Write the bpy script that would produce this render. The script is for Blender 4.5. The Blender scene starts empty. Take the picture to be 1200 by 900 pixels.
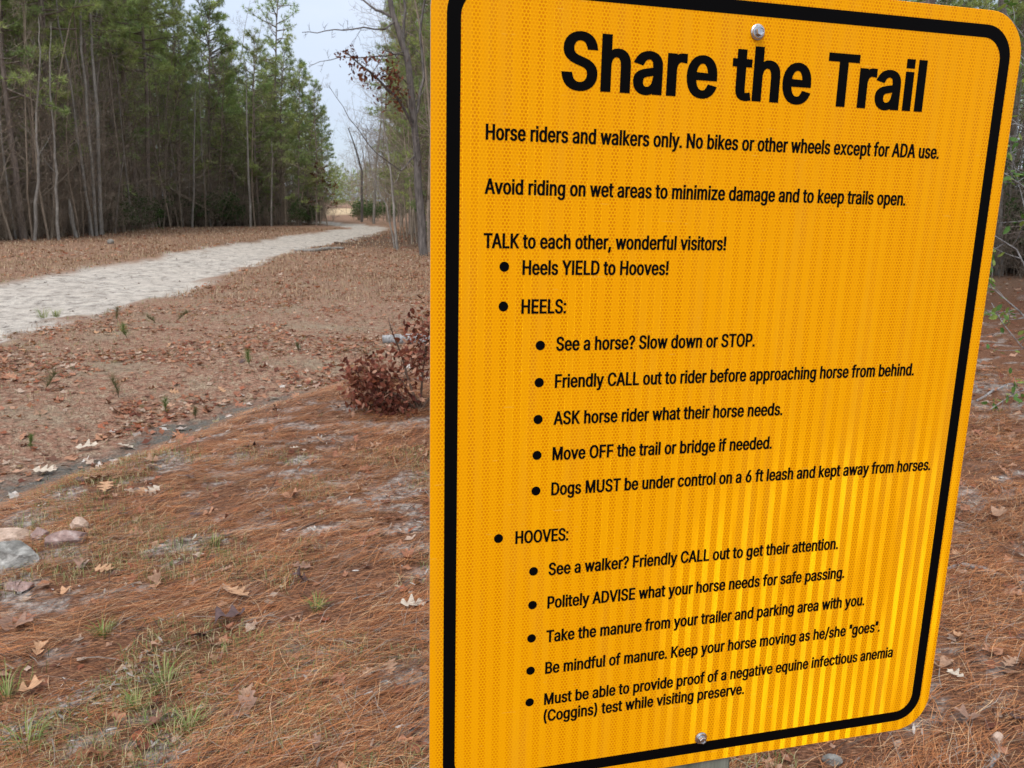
import bpy, bmesh, math, random
import numpy as np
from mathutils import Matrix, Vector
from mathutils.geometry import delaunay_2d_cdt
random.seed(7); rng = np.random.default_rng(7)
R = math.radians
scene = bpy.context.scene
COL = scene.collection

# ------------------------------------------------------------------ camera
F = 950.04                      # focal length in pixels of the 1200 px wide photograph
PITCH, ROLL, CAMZ = 12.6, 0.8, 1.5
cam_d = bpy.data.cameras.new('camera'); cam = bpy.data.objects.new('camera', cam_d); COL.objects.link(cam)
cam_d.sensor_width = 36; cam_d.lens = 36*F/1200; cam_d.clip_start = .05; cam_d.clip_end = 6000
CM = Matrix.Rotation(R(90-PITCH), 3, 'X') @ Matrix.Rotation(R(ROLL), 3, 'Z')
cam.matrix_world = Matrix.Translation((0, 0, CAMZ)) @ CM.to_4x4()
cam_d.dof.use_dof = True; cam_d.dof.focus_distance = .85; cam_d.dof.aperture_fstop = 26
scene.camera = cam

# ------------------------------------------------------------------ world, sun, exposure
SUN_EL, SUN_AZ = 58, 200         # azimuth clockwise from +Y: behind the camera, a little left
world = bpy.data.worlds.new('World'); scene.world = world; world.use_nodes = True
wn, wl = world.node_tree.nodes, world.node_tree.links
wn.clear()
out = wn.new('ShaderNodeOutputWorld'); bg = wn.new('ShaderNodeBackground'); bg.inputs[1].default_value = .12
sky = wn.new('ShaderNodeTexSky'); sky.sky_type = 'NISHITA'; sky.sun_disc = False
sky.sun_elevation = R(SUN_EL); sky.sun_rotation = R(SUN_AZ); sky.air_density = 1; sky.dust_density = 1.5
tc = wn.new('ShaderNodeTexCoord'); mp = wn.new('ShaderNodeMapping'); mp.inputs['Scale'].default_value = (1, 1, 3.2)
nz = wn.new('ShaderNodeTexNoise'); nz.inputs['Scale'].default_value = 2.1; nz.inputs['Detail'].default_value = 6; nz.inputs['Roughness'].default_value = .55
rp = wn.new('ShaderNodeValToRGB'); rp.color_ramp.elements[0].position = .32; rp.color_ramp.elements[0].color = (.55,)*3+(1,)
rp.color_ramp.elements[1].position = .68; rp.color_ramp.elements[1].color = (1.,)*3+(1,)
mx = wn.new('ShaderNodeMix'); mx.data_type = 'RGBA'; 
sxyz = wn.new('ShaderNodeSeparateXYZ'); wl.new(tc.outputs['Generated'], sxyz.inputs[0])
gr = wn.new('ShaderNodeValToRGB'); gr.color_ramp.elements[0].color = (.325, .375, .465, 1); gr.color_ramp.elements[0].position = .02
gr.color_ramp.elements[1].color = (.78, .81, .86, 1); gr.color_ramp.elements[1].position = .9; wl.new(sxyz.outputs[2], gr.inputs[0])
vm = wn.new('ShaderNodeVectorMath'); vm.operation = 'SCALE'; vm.inputs[3].default_value = 10; wl.new(gr.outputs[0], vm.inputs[0])
wl.new(vm.outputs[0], mx.inputs[7])
wl.new(tc.outputs['Generated'], mp.inputs[0]); wl.new(mp.outputs[0], nz.inputs[0]); wl.new(nz.outputs[0], rp.inputs[0])
wl.new(rp.outputs[0], mx.inputs[0]); wl.new(sky.outputs[0], mx.inputs[6]); wl.new(mx.outputs[2], bg.inputs[0]); wl.new(bg.outputs[0], out.inputs[0])
sun_d = bpy.data.lights.new('sun', 'SUN'); sun = bpy.data.objects.new('sun', sun_d); COL.objects.link(sun)
sun_d.energy = 1.2; sun_d.angle = R(24); sun_d.color = (1, .97, .93)
SUN_DIR = Vector((math.sin(R(SUN_AZ))*math.cos(R(SUN_EL)), math.cos(R(SUN_AZ))*math.cos(R(SUN_EL)), math.sin(R(SUN_EL))))
sun.rotation_euler = SUN_DIR.to_track_quat('Z', 'Y').to_euler()
scene.view_settings.view_transform = 'Standard'; scene.view_settings.look = 'None'
scene.view_settings.exposure = 0.68; scene.view_settings.gamma = 1

# ------------------------------------------------------------------ helpers
def tag(o, label=None, cat=None, group=None, kind=None):
    if label: o['label'] = label
    if cat: o['category'] = cat
    if group: o['group'] = group
    if kind: o['kind'] = kind
    return o

def obj(name, me, mat=None, parent=None):
    o = bpy.data.objects.new(name, me); COL.objects.link(o)
    if mat is not None and len(me.materials) == 0: me.materials.append(mat)
    if parent is not None: o.parent = parent
    return o

def empty(name, loc, rz=0):
    o = bpy.data.objects.new(name, None); COL.objects.link(o); o.empty_display_size = .2
    o.location = loc; o.rotation_euler = (0, 0, rz); return o

def mesh_np(name, v, f, col=None, smooth=False, extra=None):
    """v (N,3), f (M,k) int array; optional per-vertex colour"""
    me = bpy.data.meshes.new(name); v = np.asarray(v, np.float32); f = np.asarray(f, np.int32); k = f.shape[1]
    me.vertices.add(len(v)); me.vertices.foreach_set('co', v.ravel())
    me.loops.add(f.size); me.loops.foreach_set('vertex_index', f.ravel())
    me.polygons.add(len(f)); me.polygons.foreach_set('loop_start', np.arange(0, f.size, k, dtype=np.int32))
    me.polygons.foreach_set('loop_total', np.full(len(f), k, np.int32))
    if smooth: me.polygons.foreach_set('use_smooth', np.ones(len(f), bool))
    def addc(n, c):
        a = me.color_attributes.new(n, 'FLOAT_COLOR', 'POINT')
        c = np.asarray(c, np.float32); a.data.foreach_set('color', np.c_[c, np.ones(len(c), np.float32)].ravel())
    if col is not None: addc('Col', col)
    for n, c in (extra or {}).items(): addc(n, c)
    me.update(calc_edges=True); return me

class Acc:
    def __init__(s): s.v = []; s.f = []; s.c = []; s.n = 0
    def add(s, v, f, c=None):
        v = np.asarray(v, float).reshape(-1, 3); s.v.append(v); s.f.append(np.asarray(f)+s.n); s.n += len(v)
        if c is not None:
            c = np.asarray(c, float); s.c.append(np.broadcast_to(c, (len(v), 3)) if c.ndim == 1 else c)
    def tube(s, pts, rad, n=5, c=None, cap=False):
        P = np.asarray(pts, float); r = np.broadcast_to(np.asarray(rad, float), (len(P),))
        T = np.gradient(P, axis=0); T /= np.linalg.norm(T, axis=1)[:, None]+1e-9
        a = np.array([0, 0, 1.]) if abs(T[0, 2]) < .8 else np.array([1., 0, 0])
        U = np.cross(T, a); U /= np.linalg.norm(U, axis=1)[:, None]+1e-9; V = np.cross(T, U)
        t = np.arange(n)*2*np.pi/n
        ring = P[:, None]+r[:, None, None]*(np.cos(t)[None, :, None]*U[:, None]+np.sin(t)[None, :, None]*V[:, None])
        m = len(P); i = np.arange(m-1)[:, None]*n; j = np.arange(n)[None]
        q = np.stack([i+j, i+(j+1) % n, i+n+(j+1) % n, i+n+j], -1).reshape(-1, 4)
        s.add(ring.reshape(-1, 3), q, c)
    def mesh(s, name, smooth=False):
        return mesh_np(name, np.concatenate(s.v), np.concatenate(s.f), np.concatenate(s.c) if s.c else None, smooth)

def hash2(ix, iy, seed):
    h = (ix.astype(np.int64)*374761393+iy.astype(np.int64)*668265263+seed*982451653) & 0xffffffff
    h = ((h ^ (h >> 13))*1274126177) & 0xffffffff
    return ((h ^ (h >> 16)) & 0xffff)/65535.
def vnoise(x, y, s=1., seed=0):
    x = np.asarray(x, float)/s; y = np.asarray(y, float)/s; ix = np.floor(x); iy = np.floor(y); fx = x-ix; fy = y-iy
    fx = fx*fx*(3-2*fx); fy = fy*fy*(3-2*fy)
    return (hash2(ix, iy, seed)*(1-fx)+hash2(ix+1, iy, seed)*fx)*(1-fy)+(hash2(ix, iy+1, seed)*(1-fx)+hash2(ix+1, iy+1, seed)*fx)*fy
def fbm(x, y, s=1., seed=0, o=3):
    t = 0; a = 1; w = 0
    for k in range(o): t = t+a*vnoise(x, y, s/2**k, seed+k); w += a; a *= .5
    return t/w
def sstep(a, b, x): t = np.clip((np.asarray(x, float)-a)/(b-a), 0, 1); return t*t*(3-2*t)

CMn = np.array(CM)
def ray(px, py):
    d = CMn@np.array([(px-600)/F, -(py-450)/F, -1.]); return d
def at(px, py, dist):                # a point of the photograph at forward distance dist (world Y)
    d = ray(px, py); return np.array([0, 0, CAMZ])+d*dist/d[1]

# ------------------------------------------------------------------ terrain
CR = np.array([(-7.5, -3.), (-3.7, 1.9), (-2.55, 3.95), (-2.2, 4.9), (-1.9, 6.0), (-1.45, 6.9), (-.75, 7.6), (1.2, 10.), (6., 17.)])
def crest_d(x, y):                   # distance beyond the brow of the needle bank (left side positive)
    return (np.interp(y, CR[:, 1], CR[:, 0])+.12*(vnoise(y, y*0, .9, 5)-.5)-x)*.87
def height(x, y):
    x = np.asarray(x, float); y = np.asarray(y, float); d = crest_d(x, y); r = np.hypot(x, y)
    fade = 1-sstep(14, 26, y)
    h = -.20*sstep(-.3, .55, d)*fade + .11*sstep(.75, 1.7, d)*fade
    h = h+.05*(fbm(x, y, 1.6, 11)-.5)*sstep(.5, 3, r)+(.03*(fbm(x, y, .30, 21)-.5)+.02*(fbm(x, y, .11, 25, 2)-.5))*(1-sstep(15, 30, r))
    h = h+.35*(fbm(x, y, 14, 31)-.5)*sstep(22, 60, r)
    h = h+.07*sstep(.6, 3, x)*(1-sstep(6, 12, y))
    return h
def gp(px, py):                      # ground point under a pixel of the photograph
    z = 0.
    for k in range(12):
        d = ray(px, py); t = (z-CAMZ)/d[2]; p = np.array([0, 0, CAMZ])+d*t; z = .5*z+.5*float(height(p[0], p[1]))
    return np.array([p[0], p[1], float(height(p[0], p[1]))])

near_px = [(0, 392), (100, 370), (210, 343), (285, 313), (337, 296), (375, 288.5), (420, 278.5), (454, 270.5)]
far_px = [(454, 267), (425, 266.5), (400, 268.5), (375, 271.7), (307, 281), (245, 291), (160, 305), (80, 319), (0, 333)]
Nw = [gp(*p)[:2] for p in near_px]; Fw = [gp(*p)[:2] for p in far_px]
ext = (Nw[0]-Nw[2])/np.linalg.norm(Nw[0]-Nw[2])
TRAIL = np.array([Nw[0]+ext*40]+Nw+Fw+[Fw[-1]+ext*40])
pN = gp(454, 268)[:2]
TR2 = np.array([pN+(-1.5, -.6), pN+(.2, .3), pN+(-1.2, 4.5), pN+(-6.5, 12), pN+(-20, 30), pN+(-24, 28), pN+(-9.5, 11), pN+(-5, 6.), pN+(-3.6, 3)])
def poly_sd(x, y, P):                # signed distance, positive inside
    d = np.full(x.shape, 1e9); ins = np.zeros(x.shape, bool)
    for i in range(len(P)):
        a, b = P[i], P[(i+1) % len(P)]; e = b-a
        t = np.clip(((x-a[0])*e[0]+(y-a[1])*e[1])/(e@e), 0, 1)
        d = np.minimum(d, np.hypot(x-a[0]-t*e[0], y-a[1]-t*e[1]))
        c = ((a[1] > y) != (b[1] > y)); ins ^= c & (x < (b[0]-a[0])*(y-a[1])/(b[1]-a[1]+1e-12)+a[0])
    return np.where(ins, d, -d)
def trail_sd(x, y): return np.maximum(poly_sd(x, y, TRAIL), poly_sd(x, y, TR2))
EDGE_PX = [(-250, 290), (-60, 287), (0, 282), (69, 281), (118, 275.5), (178, 267.5), (255, 265.5), (320, 265), (375, 265)]
EDGE = np.array([gp(*p)[:2] for p in EDGE_PX])
def wood_poly():
    A = EDGE; return np.array([A[0]+(-40, 0)]+list(A)+[A[-1]+(-6, 8), A[-1]+(-22, 60), (-90, 140), (-160, 60)])
WOOD = wood_poly()
def sand_mask(x, y):                 # bare greyish sand showing between the needles
    return .8*sstep(.53, .62, fbm(x*.6+y*.35, y*1.3-x*.7, .13, 51, 4)) * sstep(.40, .56, fbm(x, y, .6, 55, 3))
def build_ground():
    rr = np.r_[np.geomspace(.35, 1.2, 14)[:-1], np.geomspace(1.2, 15, 250)[:-1], np.geomspace(15, 3500, 150)]
    th = np.r_[np.linspace(-50, 50, 440)[:-1], np.linspace(50, 310, 70)[:-1]]
    th = np.radians(th); A, B = np.meshgrid(rr, th, indexing='ij'); x = A*np.sin(B); y = A*np.cos(B)
    n, m = x.shape; x = x.ravel(); y = y.ravel(); z = height(x, y)
    x = np.r_[x, 0]; y = np.r_[y, 0]; z = np.r_[z, height(0, 0)]
    sd = trail_sd(x, y)+1.5*(fbm(x, y, .9, 61, 4)-.5)
    tr = sstep(-.22, .22, sd)
    z = z-.05*sstep(-.1, .35, sd)*(1-sstep(30, 60, np.hypot(x, y)))+.035*tr*(fbm(x, y, .6, 66)-.5)
    d = crest_d(x, y); f = 1-sstep(12, 20, y)
    g = 1-sstep(-.1, .35, d+.3*(fbm(x, y, .6, 71)-.5)); g = np.maximum(g*f, sstep(1., 3., x)*(1-sstep(12, 18, y)))
    b = sstep(.12, .35, d+.25*(fbm(x, y, .4, 75)-.5))*(1-sstep(.5, .8, d+.5*(fbm(x, y, .35, 76)-.5)))*f*(y > 2)
    fld = 1-sstep(.8, 1.1, np.hypot((x+26)/11, (y-118)/52))
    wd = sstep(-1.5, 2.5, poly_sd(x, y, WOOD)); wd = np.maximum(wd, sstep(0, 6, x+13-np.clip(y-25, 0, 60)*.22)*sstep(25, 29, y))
    ve = sstep(9, 22, np.hypot(x, y)+3*(fbm(x, y, 2, 81)-.5))*(1-tr)
    sm = sand_mask(x, y)*g
    i = np.arange(n-1)[:, None]*m; j = np.arange(m)[None]
    q = np.stack([i+j, i+m+j, i+m+(j+1) % m, i+(j+1) % m], -1).reshape(-1, 4)
    V = np.c_[x, y, z]; cen = tr[q].mean(1) > .5
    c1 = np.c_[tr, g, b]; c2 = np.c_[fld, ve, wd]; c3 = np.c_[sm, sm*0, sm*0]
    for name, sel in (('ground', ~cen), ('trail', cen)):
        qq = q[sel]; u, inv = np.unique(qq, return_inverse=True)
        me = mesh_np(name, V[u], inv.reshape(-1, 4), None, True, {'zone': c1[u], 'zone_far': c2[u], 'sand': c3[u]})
        tag(obj(name, me, M['ground']), kind='structure', label=None)
    k = np.arange(m); me = mesh_np('patch', np.r_[V[:m], V[-1:]], np.stack([k, (k+1) % m, np.full(m, m)], -1), None, True, {'zone': np.r_[c1[:m], c1[-1:]], 'zone_far': np.r_[c2[:m], c2[-1:]], 'sand': np.r_[c3[:m], c3[-1:]]})
    tag(obj('ground_underfoot', me, M['ground']), kind='structure')

# ------------------------------------------------------------------ materials
M = {}
class N:
    def __init__(s, name):
        s.m = bpy.data.materials.new(name); s.m.use_nodes = True; s.t = s.m.node_tree; s.n = s.t.nodes; s.l = s.t.links
        s.bs = s.n['Principled BSDF']; M[name] = s.m
    def new(s, t, **k):
        x = s.n.new(t)
        for a, b in k.items(): setattr(x, a, b)
        return x
    def inp(s, sock, v):
        if isinstance(v, bpy.types.NodeSocket): s.l.new(v, sock)
        elif v is not None:
            if isinstance(v, tuple) and len(v) == 3 and sock.type == 'RGBA': v = v+(1,)
            sock.default_value = v
    def coord(s, scale=(1, 1, 1), rot=(0, 0, 0), kind='Object'):
        c = s.new('ShaderNodeTexCoord'); m = s.new('ShaderNodeMapping'); s.l.new(c.outputs[kind], m.inputs[0])
        m.inputs['Scale'].default_value = scale; m.inputs['Rotation'].default_value = rot; return m.outputs[0]
    def noise(s, vec, sc, det=4, ro=.55, out=0, dist=0):
        n = s.new('ShaderNodeTexNoise'); s.inp(n.inputs['Vector'], vec); n.inputs['Scale'].default_value = sc
        n.inputs['Detail'].default_value = det; n.inputs['Roughness'].default_value = ro; n.inputs['Distortion'].default_value = dist; return n.outputs[out]
    def ramp(s, x, *st):
        r = s.new('ShaderNodeValToRGB'); s.inp(r.inputs[0], x); e = r.color_ramp.elements
        while len(e) < len(st): e.new(.5)
        for k, (p, c) in enumerate(st): e[k].position = p; e[k].color = (c if isinstance(c, tuple) else (c,)*3)+(1,)
        return r.outputs[0]
    def mix(s, f, a, b, mode='MIX'):
        m = s.new('ShaderNodeMix', data_type='RGBA', blend_type=mode); s.inp(m.inputs[0], f); s.inp(m.inputs[6], a); s.inp(m.inputs[7], b); return m.outputs[2]
    def math(s, op, a, b=None, c=None):
        m = s.new('ShaderNodeMath', operation=op); s.inp(m.inputs[0], a)
        if b is not None: s.inp(m.inputs[1], b)
        if c is not None: s.inp(m.inputs[2], c)
        return m.outputs[0]
    def attr(s, name):
        a = s.new('ShaderNodeAttribute', attribute_name=name); return a.outputs['Color']
    def sep(s, c):
        x = s.new('ShaderNodeSeparateColor'); s.l.new(c, x.inputs[0]); return x.outputs
    def bump(s, h, st=.5, d=.01):
        b = s.new('ShaderNodeBump'); s.l.new(h, b.inputs['Height']); b.inputs['Strength'].default_value = st; b.inputs['Distance'].default_value = d
        s.l.new(b.outputs[0], s.bs.inputs['Normal']); return b
    def fin(s, col, rough=.9, spec=.25, metal=0):
        s.inp(s.bs.inputs['Base Color'], col); s.inp(s.bs.inputs['Roughness'], rough)
        s.bs.inputs['Specular IOR Level'].default_value = spec; s.bs.inputs['Metallic'].default_value = metal

def mk_ground():
    n = N('ground'); P = n.coord()
    z = n.sep(n.attr('zone')); zf = n.sep(n.attr('zone_far')); sd = n.sep(n.attr('sand'))[0]
    fine = n.noise(P, 60, 5, .7); mid = n.noise(P, 11, 5, .65); big = n.noise(P, 1.1, 4, .6); spot = n.noise(P, 28, 3, .6)
    litter = n.ramp(fine, (.34, (.07, .045, .03)), (.46, (.27, .17, .115)), (.54, (.42, .30, .20)), (.66, (.62, .49, .37)))
    red = n.ramp(spot, (.38, (.10, .05, .035)), (.5, (.27, .125, .08)), (.64, (.40, .22, .15)))
    litter = n.mix(n.ramp(mid, (.38, 0.), (.56, .85)), litter, red)
    litter = n.mix(n.ramp(big, (.5, 0.), (.68, .45)), litter, (.30, .27, .19))
    needle = n.ramp(n.noise(n.coord((1, 3.2, 1), (0, 0, .45)), 42, 5, .7), (.34, (.045, .024, .016)), (.52, (.20, .09, .05)), (.66, (.42, .22, .125)))
    sand = n.ramp(spot, (.36, (.10, .08, .07)), (.5, (.33, .29, .26)), (.62, (.6, .55, .5)))
    needle = n.mix(sd, needle, sand)
    ditch = n.ramp(fine, (.3, (.05, .045, .038)), (.6, (.19, .175, .15)), (.75, (.36, .33, .29))); ditch = n.mix(n.ramp(mid, (.46, 0.), (.6, .5)), ditch, litter)
    vcol = n.ramp(n.noise(P, 7, 6, .72), (.34, (.11, .07, .042)), (.5, (.28, .175, .11)), (.64, (.41, .28, .18)))
    vcol = n.mix(n.ramp(big, (.36, .15), (.6, .8)), vcol, n.ramp(mid, (.4, (.2, .105, .07)), (.6, (.36, .22, .15))))
    tn = n.noise(n.coord((.9, 1, 1), (0, 0, .9)), 5.2, 7, .74, dist=.6)
    trl = n.ramp(tn, (.38, (.18, .155, .135)), (.46, (.42, .37, .32)), (.58, (.63, .57, .495)))
    trl = n.mix(n.ramp(n.noise(P, .45, 3), (.4, 0.), (.6, .35)), trl, (.56, .49, .42))
    trl = n.mix(.45, trl, n.ramp(fine, (.32, .1), (.68, .85)), 'OVERLAY'); trl = n.mix(n.ramp(mid, (.58, 0.), (.68, .6)), trl, (.36, .28, .21))
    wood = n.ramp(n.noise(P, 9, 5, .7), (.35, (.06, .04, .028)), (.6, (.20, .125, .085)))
    fld = n.ramp(n.noise(P, .4, 5, .6), (.35, (.42, .30, .17)), (.65, (.62, .47, .30)))
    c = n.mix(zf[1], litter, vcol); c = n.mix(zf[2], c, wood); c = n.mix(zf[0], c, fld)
    c = n.mix(z[1], c, needle); c = n.mix(z[2], c, ditch); c = n.mix(z[0], c, trl)
    n.fin(c, .95, .12); n.bump(n.math('ADD', fine, n.math('MULTIPLY', mid, 2.)), .9, .02)

def mk_attr(name, rough=.85, spec=.2, amp=.35, sc=40, trans=0):
    n = N(name); P = n.coord(); c = n.attr('Col'); k = n.ramp(n.noise(P, sc, 3), (.3, 1-amp), (.7, 1.+amp*.4))
    c = n.mix(1., c, k, 'MULTIPLY'); n.fin(c, rough, spec)
    if trans:
        tr = n.new('ShaderNodeBsdfTranslucent'); n.l.new(n.mix(1., c, (1.2, 1.3, .8), 'MULTIPLY'), tr.inputs[0]); ms = n.new('ShaderNodeMixShader'); ms.inputs[0].default_value = trans
        n.l.new(n.bs.outputs[0], ms.inputs[1]); n.l.new(tr.outputs[0], ms.inputs[2]); n.l.new(ms.outputs[0], n.n['Material Output'].inputs[0])
    return n
def mk_bark(name, a, b, sc=9, stretch=.16, spec=.1, bump=.03):
    n = N(name); P = n.coord((1, 1, stretch)); x = n.noise(P, sc*2, 5, .7); y = n.noise(n.coord(), 1.1, 3)
    c = n.ramp(x, (.35, a), (.65, b)); c = n.mix(n.ramp(y, (.4, 0.), (.7, .5)), c, tuple(q*.6 for q in a))
    n.fin(c, .95, spec); n.bump(x, .8, bump); return n
def mk_rock(name, a, b, c3):
    n = N(name); P = n.coord(); x = n.noise(P, 9, 7, .68, dist=.6); y = n.noise(P, 45, 4, .7)
    c = n.ramp(x, (.34, a), (.5, b), (.66, c3)); c = n.mix(.35, c, n.ramp(y, (.3, .15), (.7, .85)), 'OVERLAY')
    n.fin(c, .85, .3); n.bump(n.math('ADD', x, y), .6, .012)

def mk_sign():
    n = N('sign_sheeting'); tcn = n.new('ShaderNodeTexCoord'); sx = n.new('ShaderNodeSeparateXYZ'); n.l.new(tcn.outputs['Object'], sx.inputs[0])
    X, Z = sx.outputs[0], sx.outputs[2]
    k = 2*math.pi/.0034/math.cos(math.pi/6)                       # honeycomb cells, 4 mm apart
    def wave(a):
        return n.math('COSINE', n.math('ADD', n.math('MULTIPLY', X, k*math.cos(a)), n.math('MULTIPLY', Z, k*math.sin(a))))
    hx = n.math('ADD', n.math('ADD', wave(math.pi/2), wave(math.pi/6)), wave(-math.pi/6))
    cell = n.ramp(n.math('MULTIPLY_ADD', hx, .2, .35), (.22, 0.), (.42, 1.))       # 0 in the seams, 1 inside a cell
    # two alternating orientations of the prism tiles, 14.6 mm bands
    st = n.math('SINE', n.math('MULTIPLY', X, 2*math.pi/.0146))
    band = n.ramp(n.math('MULTIPLY_ADD', st, .5, .5), (.40, 0.), (.60, 1.))
    slow = n.noise(tcn.outputs['Object'], 3.2, 2, .5)
    lowf = n.noise(n.coord((6, 1, .7)), 6, 2, .5)
    base = n.mix(cell, (1.0, .445, .001), (.76, .235, .0003))
    base = n.mix(n.math('MULTIPLY', band, n.ramp(slow, (.35, .3), (.65, .8))), base, (1., .405, .001))
    base = n.mix(n.ramp(lowf, (.35, 0.), (.7, .35)), base, (1., .41, .001))
    dirt = n.ramp(n.noise(n.coord((9, 1, 1.1)), 4, 6, .7), (.5, 0.), (.75, .09)); base = n.mix(dirt, base, (.42, .24, .07))
    scr = n.ramp(n.noise(n.coord((14, 1, 130), (0, .12, 0)), 3, 2, .5), (.73, 0.), (.75, .25)); base = n.mix(scr, base, (1., .62, .12))
    n.fin(base, n.ramp(n.noise(n.coord(), 9, 4), (.3, .42), (.7, .62)), .05)
    # prism facets: one family of bands is tilted, so it answers a light standing elsewhere
    nrm = n.new('ShaderNodeVectorTransform', vector_type='NORMAL', convert_from='OBJECT', convert_to='WORLD')
    t = n.new('ShaderNodeMix', data_type='VECTOR'); n.l.new(band, t.inputs[0])
    M['_facet'] = (t.inputs[4], t.inputs[5]); n.l.new(t.outputs[1], nrm.inputs[0])
    gl = n.new('ShaderNodeBsdfGlossy'); gl.inputs['Color'].default_value = (1, .68, .01, 1); gl.inputs['Roughness'].default_value = .13
    n.l.new(nrm.outputs[0], gl.inputs['Normal'])
    ms = n.new('ShaderNodeMixShader'); wav = n.ramp(n.noise(n.coord((16, 1, 1.8)), 2.2, 4, .6), (.36, .12), (.62, 1.)); n.l.new(n.math('MULTIPLY', n.math('MULTIPLY_ADD', band, .034, .002), wav), ms.inputs[0])
    o = n.n['Material Output']; n.l.new(n.bs.outputs[0], ms.inputs[1]); n.l.new(gl.outputs[0], ms.inputs[2]); n.l.new(ms.outputs[0], o.inputs[0])

def mk_plain(name, c, rough, spec=.4, metal=0, amp=.15, sc=30):
    n = N(name); k = n.ramp(n.noise(n.coord(), sc, 4), (.3, 1-amp), (.7, 1+amp*.3)); n.fin(n.mix(1., c, k, 'MULTIPLY'), rough, spec, metal); return n
mk_ground(); mk_sign()
mk_attr('needles', .75, .25, .2, 30); mk_attr('leaf', .8, .2, .35, 90, .25); mk_attr('pine_foliage', .7, .2, .3, 2.2, .4); mk_attr('grass', .8, .2, .2, 30)
mk_bark('pine_bark', (.16, .125, .105), (.40, .33, .28)); mk_bark('grey_bark', (.19, .17, .15), (.42, .385, .34), 7, .3)
mk_bark('pale_bark', (.21, .19, .168), (.42, .39, .345), 6, .4); mk_bark('brush_bark', (.21, .17, .128), (.44, .355, .275), 7, .3)
mk_bark('oak_bark', (.085, .075, .068), (.25, .22, .20), 9, .2); mk_bark('dead_wood', (.13, .12, .115), (.5, .49, .48), 20, .2, bump=.006)
mk_bark('brown_stick', (.07, .045, .035), (.22, .15, .11), 20, .2, bump=.004)
n_ = mk_bark('post_wood', (.12, .125, .095), (.30, .30, .24), 24, .05, bump=.003)
mk_rock('grey_rock', (.085, .08, .07), (.25, .235, .21), (.54, .515, .47)); mk_rock('tan_rock', (.3, .2, .14), (.52, .37, .28), (.66, .53, .44))
mk_rock('pink_rock', (.17, .11, .095), (.33, .22, .19), (.52, .44, .40))
mk_plain('black_print', (.0025, .0022, .0022), .6, .04, 0, .1); mk_plain('aluminium', (.62, .62, .60), .4, .5, .9)
mk_plain('zinc', (.62, .63, .64), .28, .5, 1., .3, 300)

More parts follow.
